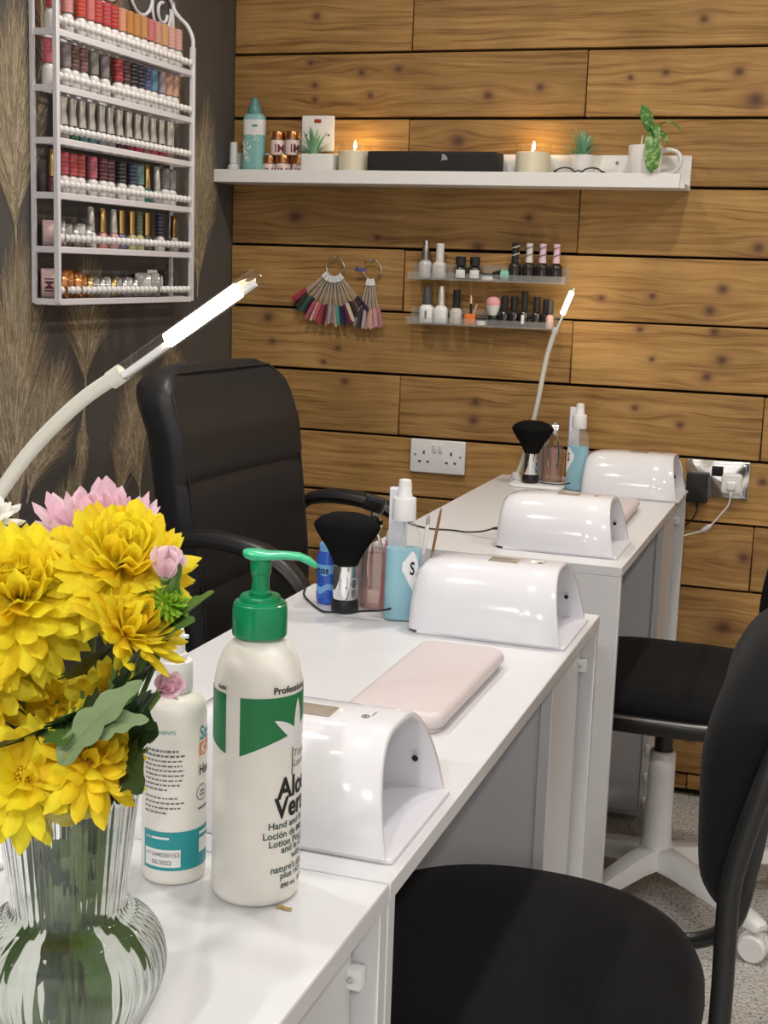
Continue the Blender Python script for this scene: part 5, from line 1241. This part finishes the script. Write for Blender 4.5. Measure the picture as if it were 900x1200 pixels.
b.tube([(.0, -.017, -.030), (-.004, -.016, -.052), (-.020, -.014, -.075), (-.034, -.012, -.095), (-.047, -.011, -.108), (-.062, -.010, -.120), (-.085, -.009, -.129), (-.106, -.008, -.138), (-.13, -.008, -.16)], .0019, 8, smooth=5); obj('cable', b, WPL, t)
b = B(); b.tube([(-.041, -.0115, -.1035), (-.045, -.011, -.107), (-.057, -.0105, -.1165), (-.062, -.010, -.120)], [.0035, .0058, .0058, .0035], 12); obj('inline_switch', b, LILAC, t)
# ------------------------------------------------------------------ vase, water, flowers
VC = Vector((-.4335, -2.650, ZD))
vase = thing('glass_vase', 'ribbed clear glass vase with a round belly and flared neck full of cut flowers', 'vase', tuple(VC))
outp = [(.028, 0), (.034, .004), (.0485, .028), (.0590, .052), (.0605, .066), (.0568, .081), (.0475, .0915), (.0388, .0965), (.0356, .1005), (.0361, .108), (.0398, .142), (.0448, .184)]
inp = [(r - .0026, z + (.0035 if i == 0 else 0)) for i, (r, z) in enumerate(outp)]
def resamp(P, k=3):
    V = [Vector((r, z, 0)) for r, z in P]; V, _ = catmull(V, 1.0, k); return [(v.x, v.y) for v in V]
N_ = 192
def rrow(r, z, amp): return [(r * (1 + amp * math.cos(2 * PI * 48 * i / N_)) * math.cos(2 * PI * i / N_), r * (1 + amp * math.cos(2 * PI * 48 * i / N_)) * math.sin(2 * PI * i / N_), z) for i in range(N_)]
rings = [rrow(r, z, .009 * min(1, z / .01)) for r, z in resamp(outp)] + [rrow(.0437, .1855, .004)] + [rrow(r, z, 0) for r, z in reversed(resamp(inp))]
b = B(); b.loft(rings, m=0); obj('vase_body', b, GLASS, vase, angle=60)
wp = [(r + .0006, z) for r, z in inp if z <= .0975]
b = B(); b.lathe([(wp[0][0], .0040)] + resamp(wp[1:], 3), 96); w_ = obj('water', b, WATER, None, angle=60); w_.location = VC
tag(w_, 'clear water in the belly of the ribbed vase around the flower stems', 'water', kind='stuff')
def petal(b, M, az, el, L, w, bend, cup, m=0, r0=.0, n=8, z0=0.0, tipn=.62):
    bm = b.bm; n0 = len(bm.faces); pv = None
    d = Vector((math.cos(az), math.sin(az), 0)); sd = Vector((-math.sin(az), math.cos(az), 0)); p = d * r0 + Vector((0, 0, z0)); e = el
    for i in range(n + 1):
        u = i / n
        ww = w * (.38 + .62 * math.sin(PI / 2 * min(1, u / tipn))) if u <= tipn else w * math.sqrt(max(.004, 1 - ((u - tipn) / (1.0 - tipn)) ** 2))
        t_ = d * math.cos(e) + Vector((0, 0, 1)) * math.sin(e); nn = t_.cross(sd) * -1
        v = [bm.verts.new(M @ (p + sd * (ww * q) + nn * (ww * cup * q * q))) for q in (1, .5, 0, -.5, -1)]
        if pv:
            for k in range(4): bm.faces.new((pv[k], pv[k + 1], v[k + 1], v[k]))
        pv = v; p = p + t_ * (L / n); e += bend / n
    b._faces(n0, m)
def axis_mat(ax):
    return Vector(ax).normalized().to_track_quat('Z', 'Y').to_matrix().to_4x4()
FG = 'cut flowers in the ribbed vase'
def stem_pts(p, foot):
    p = Vector(p); f_ = Vector(foot)
    top = VC + Vector((0, 0, .182)); d = p - top; r = math.hypot(d.x, d.y)
    k = min(1, min(.027, .027) / max(r, 1e-4)) if r > .027 else 1
    neck = Vector((VC.x + d.x * k, VC.y + d.y * k, VC.z + .176)); k2 = .7
    waist = Vector((VC.x + d.x * k * k2, VC.y + d.y * k * k2, VC.z + .101))
    return [Vector((0, 0, 0)), (neck - p) * .5 + Vector((0, 0, .006)), neck - p, waist - p, f_ - p]
def mum(label, pos, ax, R, layers, mats, seed, foot, el0=1.45, el1=-.2, n0=8, n1=18, wid=.20, incurve=.9, droop=-.5, centre=None, extra=(), cat='flower', name='chrysanthemum', jit=.14, tipn=.62, inner=.45, leaf=None):
    rr = random.Random(seed); t = thing(name, label, cat, pos, 0, group=FG); M = axis_mat(ax)
    b = B()
    for k in range(layers):
        u = k / max(1, layers - 1); n = int(n0 + (n1 - n0) * u); el = el0 + (el1 - el0) * u ** .85
        for i in range(n):
            az = 2 * PI * (i + .5 * (k % 2)) / n + rr.uniform(-.15, .15)
            L = R * (inner + (1 - inner) * u) * rr.uniform(1 - jit, 1 + jit * .6)
            petal(b, M, az, el + rr.uniform(-.2, .2), L, R * wid * rr.uniform(.85, 1.1), incurve * (1 - u) + droop * u + rr.uniform(-.35, .35), .35 + .35 * rr.random(), m=(0 if rr.random() < .75 else 1), r0=R * .05 * (1 + u), z0=R * .10 * (1 - u), tipn=tipn)
    for az, el, L, w, bd in extra: petal(b, M, az, el, L, w, bd, .3, m=1, r0=R * .1, z0=-R * .05, n=7)
    obj('petals', b, mats, t, fixn=False, angle=75)
    b = B(); b.lathe([(R * .05, -R * .24), (R * .17, -R * .17), (R * .22, -R * .06), (R * .16, R * .02)], 14, M); obj('calyx', b, STEM, t)
    if centre:
        b = B()
        for i in range(70):
            a = i * 2.39996; r = R * centre[0] * math.sqrt(i / 70)
            b.ball((r * math.cos(a), r * math.sin(a), R * .10 + R * .06 * (1 - (r / R / centre[0]) ** 2)), R * .028, M, u=6, v=4, sc=(1, 1, 1.8))
        obj('centre', b, centre[1], t)
    sp = stem_pts(Vector(pos), foot); ofs = M @ Vector((0, 0, -R * .15)); sp[0] = ofs; sp[1] = sp[1] + ofs * 1.2
    b = B(); b.tube([tuple(v) for v in sp], .0021, 8, smooth=5); obj('stem', b, STEM, t)
    if leaf:
        for L_ in leaf: leafpart(t, *L_)
    return t
def lobed(u): return max(.03, math.sin(PI * min(1, u ** .75 * .98 + .02))) ** .7 * (.62 + .42 * abs(math.sin(3.6 * PI * u + .5)))
def leafpart(t, p0, p1, w, sag, side, mat=None):
    o = Vector(t.location); a = Vector(p0) - o; c = Vector(p1) - o; m_ = (a + c) / 2 + Vector((0, 0, sag))
    b = B(); broad(b, [tuple(a), tuple((a + m_) / 2 + Vector((0, 0, sag * .25))), tuple(m_), tuple((m_ + c) / 2 + Vector((0, 0, sag * .25))), tuple(c)], w, side, wfn=lobed, cup=.22)
    b.tube([tuple(a), tuple(m_), tuple(c)], [.0012, .0009, .0003], 6)
    obj('leaf', b, mat or LEAF, t, fixn=False, angle=80)
foot = lambda dx, dy: (VC.x + dx, VC.y + dy, VC.z + .012)
Y2 = [YEL, YEDGE]
mum('big full yellow chrysanthemum at the left, the largest bloom', (-.456, -2.665, 1.078), (.30, -.58, .66), .057, 10, [YEL, YEL2], 1, foot(.02, .02), el0=1.5, el1=-.6, n0=9, n1=30, wid=.125, incurve=1.1, droop=-.45, inner=.42,
    extra=[(-1.2, -1.0, .054, .0085, -.6), (-.75, -1.0, .062, .0075, -.5), (-.45, -.95, .056, .0030, -.3), (-1.75, -.9, .050, .009, -.5)])
mum('yellow chrysanthemum high on the right in front of the pink bloom', (-.402, -2.640, 1.098), (.30, -.30, .85), .047, 9, [YEL, YEL2], 2, foot(-.02, .01), el0=1.5, el1=-.5, n0=9, n1=27, wid=.140, incurve=1.1, droop=-.55, inner=.55)
mum('half-open golden yellow chrysanthemum low on the right side', (-.386, -2.662, 1.062), (.52, -.10, .62), .036, 6, [YEL2, YEL], 3, foot(-.025, -.01), el0=1.5, el1=.42, n0=7, n1=17, wid=.125, incurve=.35, droop=-.25, inner=.7, extra=[(-1.9, -1.0, .020, .004, -.3)])
mum('yellow chrysanthemum at the left edge with long hanging petals', (-.478, -2.680, 1.030), (.28, -.75, .20), .046, 6, [YEL2, YEL], 4, foot(.025, -.01), el0=1.3, el1=-.4, n0=7, n1=17, wid=.145, incurve=.8, droop=-.4, inner=.5,
    extra=[(-.5, -.55, .050, .0088, -.35), (-.05, -.35, .046, .0075, -.4)])
mum('open yellow daisy-like flower hanging over the middle of the vase rim', (-.438, -2.690, .975), (.20, -.60, .55), .042, 4, [YEL, YEL2], 5, foot(.0, -.02), el0=.9, el1=-.30, n0=9, n1=14, wid=.150, incurve=.4, droop=-.35, inner=.62, centre=(.24, YEL2), extra=[(-1.35, -.8, .040, .0065, -.4), (-2.2, -.5, .036, .0085, -.5), (-.5, -.5, .036, .0085, -.5)])
mum('open yellow daisy-like flower over the right of the vase rim', (-.402, -2.676, .986), (.48, -.42, .62), .036, 5, [YEL2, YEL], 6, foot(-.01, -.02), el0=1.1, el1=-.25, n0=8, n1=15, wid=.140, incurve=.5, droop=-.3, inner=.6, centre=(.20, pm('amber_centre', (.55, .22, .02), .6, var=(200, .2))))
mum('small yellow flower in the shade behind the pale green leaf', (-.414, -2.640, 1.016), (.45, -.60, .25), .024, 3, [YEL2, YEDGE], 7, foot(-.01, .02), el0=1.1, el1=.0, n0=8, n1=12, wid=.2, incurve=.4, droop=-.2, inner=.6, centre=(.2, YEL2))
mum('small yellow flower in the shade under the largest bloom', (-.446, -2.640, 1.006), (.35, -.7, .1), .022, 3, [YEL2, YEDGE], 8, foot(.01, .025), el0=1.1, el1=.0, n0=8, n1=11, wid=.22, incurve=.4, droop=-.2, inner=.6)
mum('pink chrysanthemum topping the bouquet', (-.440, -2.604, 1.098), (.05, -.22, 1), .045, 6, [PINK, PALEP], 9, foot(.0, .02), el0=1.45, el1=.32, n0=7, n1=18, wid=.15, incurve=.25, droop=.10, inner=.72, centre=(.22, YEL2))
mum('closed pale pink bud at the upper right of the bouquet', (-.366, -2.652, 1.096), (.22, -.1, 1), .019, 2, [PALEP, PINK], 10, foot(-.02, .0), el0=1.5, el1=1.30, n0=5, n1=7, wid=.30, incurve=.2, droop=.25, inner=.9, name='flower_bud')
mum('small pink bud poking out just left of the white spray bottle', (-.366, -2.655, 1.028), (.55, -.2, .45), .016, 2, [PINK, PALEP], 11, foot(-.02, .012), el0=1.5, el1=1.15, n0=5, n1=8, wid=.26, incurve=.2, droop=.2, inner=.9, name='flower_bud')
mum('white daisy at the left edge, upper of the two', (-.490, -2.645, 1.118), (.2, -.3, .9), .019, 3, [WPET, WPET], 12, foot(.03, .0), el0=1.2, el1=.05, n0=8, n1=13, wid=.20, incurve=.4, droop=-.1, inner=.6, centre=(.3, LIME), name='daisy')
mum('white daisy at the left edge, lower of the two', (-.492, -2.668, 1.098), (.3, -.6, .5), .017, 3, [WPET, WPET], 13, foot(.03, .01), el0=1.2, el1=.05, n0=8, n1=13, wid=.20, incurve=.4, droop=-.1, inner=.6, centre=(.3, LIME), name='daisy')
mum('lime green button flower at the right of the bouquet', (-.364, -2.652, 1.080), (.55, -.05, .8), .0145, 5, [LIME, LIME], 14, foot(-.028, .005), el0=1.5, el1=-.2, n0=9, n1=18, wid=.13, incurve=.6, droop=-.3, inner=.6, name='button_flower')
def sprig(label, top, leaves, ft):
    t = thing('leaf_sprig', label, 'leaves', top, 0, group='leafy stems in the ribbed vase')
    sp = stem_pts(Vector(top), ft); b = B(); b.tube([tuple(v) for v in sp], [.0012, .0018, .0022, .0024, .0024], 8, smooth=5); obj('stem', b, STEM, t)
    for L_ in leaves: leafpart(t, *L_)
U_ = (0, 0, 1)
sprig('leafy stem with long green leaves pointing right toward the green pump', (-.365, -2.650, 1.060), [((-.377, -2.652, 1.052), (-.333, -2.656, 1.091), .0130, .002, (.3, .8, .6), LEAF), ((-.378, -2.656, 1.046), (-.339, -2.668, 1.076), .0120, .004, (.2, .8, .6), LEAF), ((-.374, -2.648, 1.05), (-.355, -2.655, 1.105), .006, .0, (.8, .4, 0), LEAF), ((-.385, -2.67, 1.03), (-.362, -2.69, 1.062), .010, .0, (.5, .5, .6), LEAFD)], foot(-.03, .01))
sprig('stem with pale grey-green leaves crossing in front of the white spray bottle', (-.392, -2.690, 1.004), [((-.408, -2.700, .992), (-.360, -2.690, 1.044), .0105, .004, (-.5, .3, .75), LEAFP), ((-.396, -2.696, 1.006), (-.356, -2.690, 1.022), .0080, .004, (-.2, .3, .8), LEAFP)], foot(-.012, -.03))
sprig('dark leafy stem at the right above the vase rim', (-.376, -2.655, .990), [((-.385, -2.660, .995), (-.358, -2.675, 1.008), .016, .004, (0, .4, .9), LEAFD), ((-.385, -2.665, .985), (-.360, -2.690, .978), .016, .004, (0, .5, .9), LEAFD), ((-.392, -2.64, 1.02), (-.370, -2.66, 1.045), .014, .0, (.5, .5, .5), LEAFD), ((-.39, -2.65, 1.0), (-.37, -2.668, 1.03), .016, .0, (.6, .5, .5), LEAFD)], foot(-.02, .02))
sprig('dark leafy stem in the middle of the bouquet', (-.420, -2.655, 1.02), [((-.415, -2.665, 1.01), (-.385, -2.685, 1.022), .015, .0, (.3, .5, .8), LEAFD), ((-.425, -2.67, 1.008), (-.40, -2.705, 1.006), .015, .0, (.8, .3, .5), LEAF), ((-.420, -2.66, 1.0), (-.405, -2.70, 1.02), .016, .0, (.8, .2, .4), LEAFD), ((-.43, -2.66, .99), (-.44, -2.71, 1.0), .018, .004, (.9, 0, .3), LEAFD), ((-.42, -2.65, 1.03), (-.40, -2.69, 1.05), .016, .0, (.7, .2, .6), LEAFD), ((-.41, -2.65, 1.04), (-.38, -2.66, 1.07), .014, .0, (.5, .5, .6), LEAFD), ((-.425, -2.64, .985), (-.395, -2.67, .972), .016, .0, (.3, .6, .6), LEAFD)], foot(.01, .0))
sprig('dark leafy stem at the left of the bouquet', (-.455, -2.655, 1.0), [((-.45, -2.66, .98), (-.47, -2.70, .985), .018, .004, (.8, -.3, .3), LEAFD), ((-.45, -2.655, .99), (-.485, -2.67, 1.01), .016, .0, (.4, -.6, .5), LEAFD), ((-.455, -2.65, 1.02), (-.46, -2.69, 1.04), .018, .0, (.9, 0, .2), LEAFD), ((-.44, -2.65, .97), (-.45, -2.69, .955), .015, .0, (.9, 0, .4), LEAFD)], foot(.02, -.015))
pr = random.Random(21)
def inn(a, r, z): return (VC.x + r * math.cos(a), VC.y + r * math.sin(a), VC.z + z)
lv = []
for k in range(9):
    a = -2.9 + k * .32; lv.append((inn(a, .008, .085 + .012 * (k % 3)), inn(a + .15, .031, .150 + .008 * (k % 4)), .013, .0, (-math.sin(a), math.cos(a), .2), (LEAFP, LEAFD, LEAF)[k % 3]))
sprig('leafy stem packed inside the flared neck of the vase', (VC.x, VC.y, VC.z + .182), lv, foot(.004, .006))
lv = []
for k in range(4):
    a = -2.2 + k * .75; lv.append((inn(a, .012, .092), inn(a + .2, .046, .060 - .010 * (k % 3)), .0085, .004, (-math.sin(a), math.cos(a), .1), (LEAF, LEAFD, LEAF)[k % 3]))
sprig('leafy stem with leaves under water in the belly of the vase', (VC.x + .004, VC.y - .006, VC.z + .182), lv, foot(-.01, -.01))
# ------------------------------------------------------------------ light
def down(x, y, e, col=(1, .92, .82), r=.055):
    l = bpy.data.lights.new('downlight', 'AREA'); l.shape = 'DISK'; l.size = r * 2; l.energy = e; l.color = col; l.spread = math.radians(150)
    o = bpy.data.objects.new('downlight', l); COL.objects.link(o); o.location = (x, y, HT - .012); o['kind'] = 'helper' if False else 'structure'
for x in (-1.05, -.25, .65): down(x, -.85, 6.6)
for x in (-1.05, -.25, .65): down(x, -2.15, 5.0, (1, .965, .93))
for x in (-1.05, -.25, .65): down(x, -4.4, 25.0, (1, .97, .945))
wd = bpy.data.worlds.new('World'); bpy.context.scene.world = wd; wd.use_nodes = True
wd.node_tree.nodes['Background'].inputs[0].default_value = (.9, .93, 1, 1); wd.node_tree.nodes['Background'].inputs[1].default_value = .05
# ------------------------------------------------------------------ camera
cam = bpy.data.cameras.new('camera'); co = bpy.data.objects.new('camera', cam); COL.objects.link(co)
cam.sensor_fit = 'VERTICAL'; cam.sensor_height = 36; cam.lens = 1610.47 / 1200 * 36; cam.clip_start = .05
rt, dn, fw = Vector((.94584998, .32290256, .03319258)), Vector((.08733692, -.1546685, -.98409853)), Vector((-.31263409, .93370852, -.17449452))
co.matrix_world = Matrix(((rt.x, -dn.x, -fw.x, 0), (rt.y, -dn.y, -fw.y, -3.35), (rt.z, -dn.z, -fw.z, 1.276), (0, 0, 0, 1)))
sc = bpy.context.scene; sc.camera = co
sc.view_settings.view_transform = 'Standard'; sc.view_settings.look = 'None'; sc.view_settings.gamma = 1; sc.view_settings.exposure = 0.0
sc.view_settings.use_curve_mapping = False
cy = sc.cycles; cy.max_bounces = 14; cy.transmission_bounces = 12; cy.transparent_max_bounces = 12; cy.glossy_bounces = 6; cy.diffuse_bounces = 5
cy.caustics_reflective = False; cy.caustics_refractive = True; cy.sample_clamp_indirect = 4; cy.use_denoising = True
cy.blur_glossy = .5
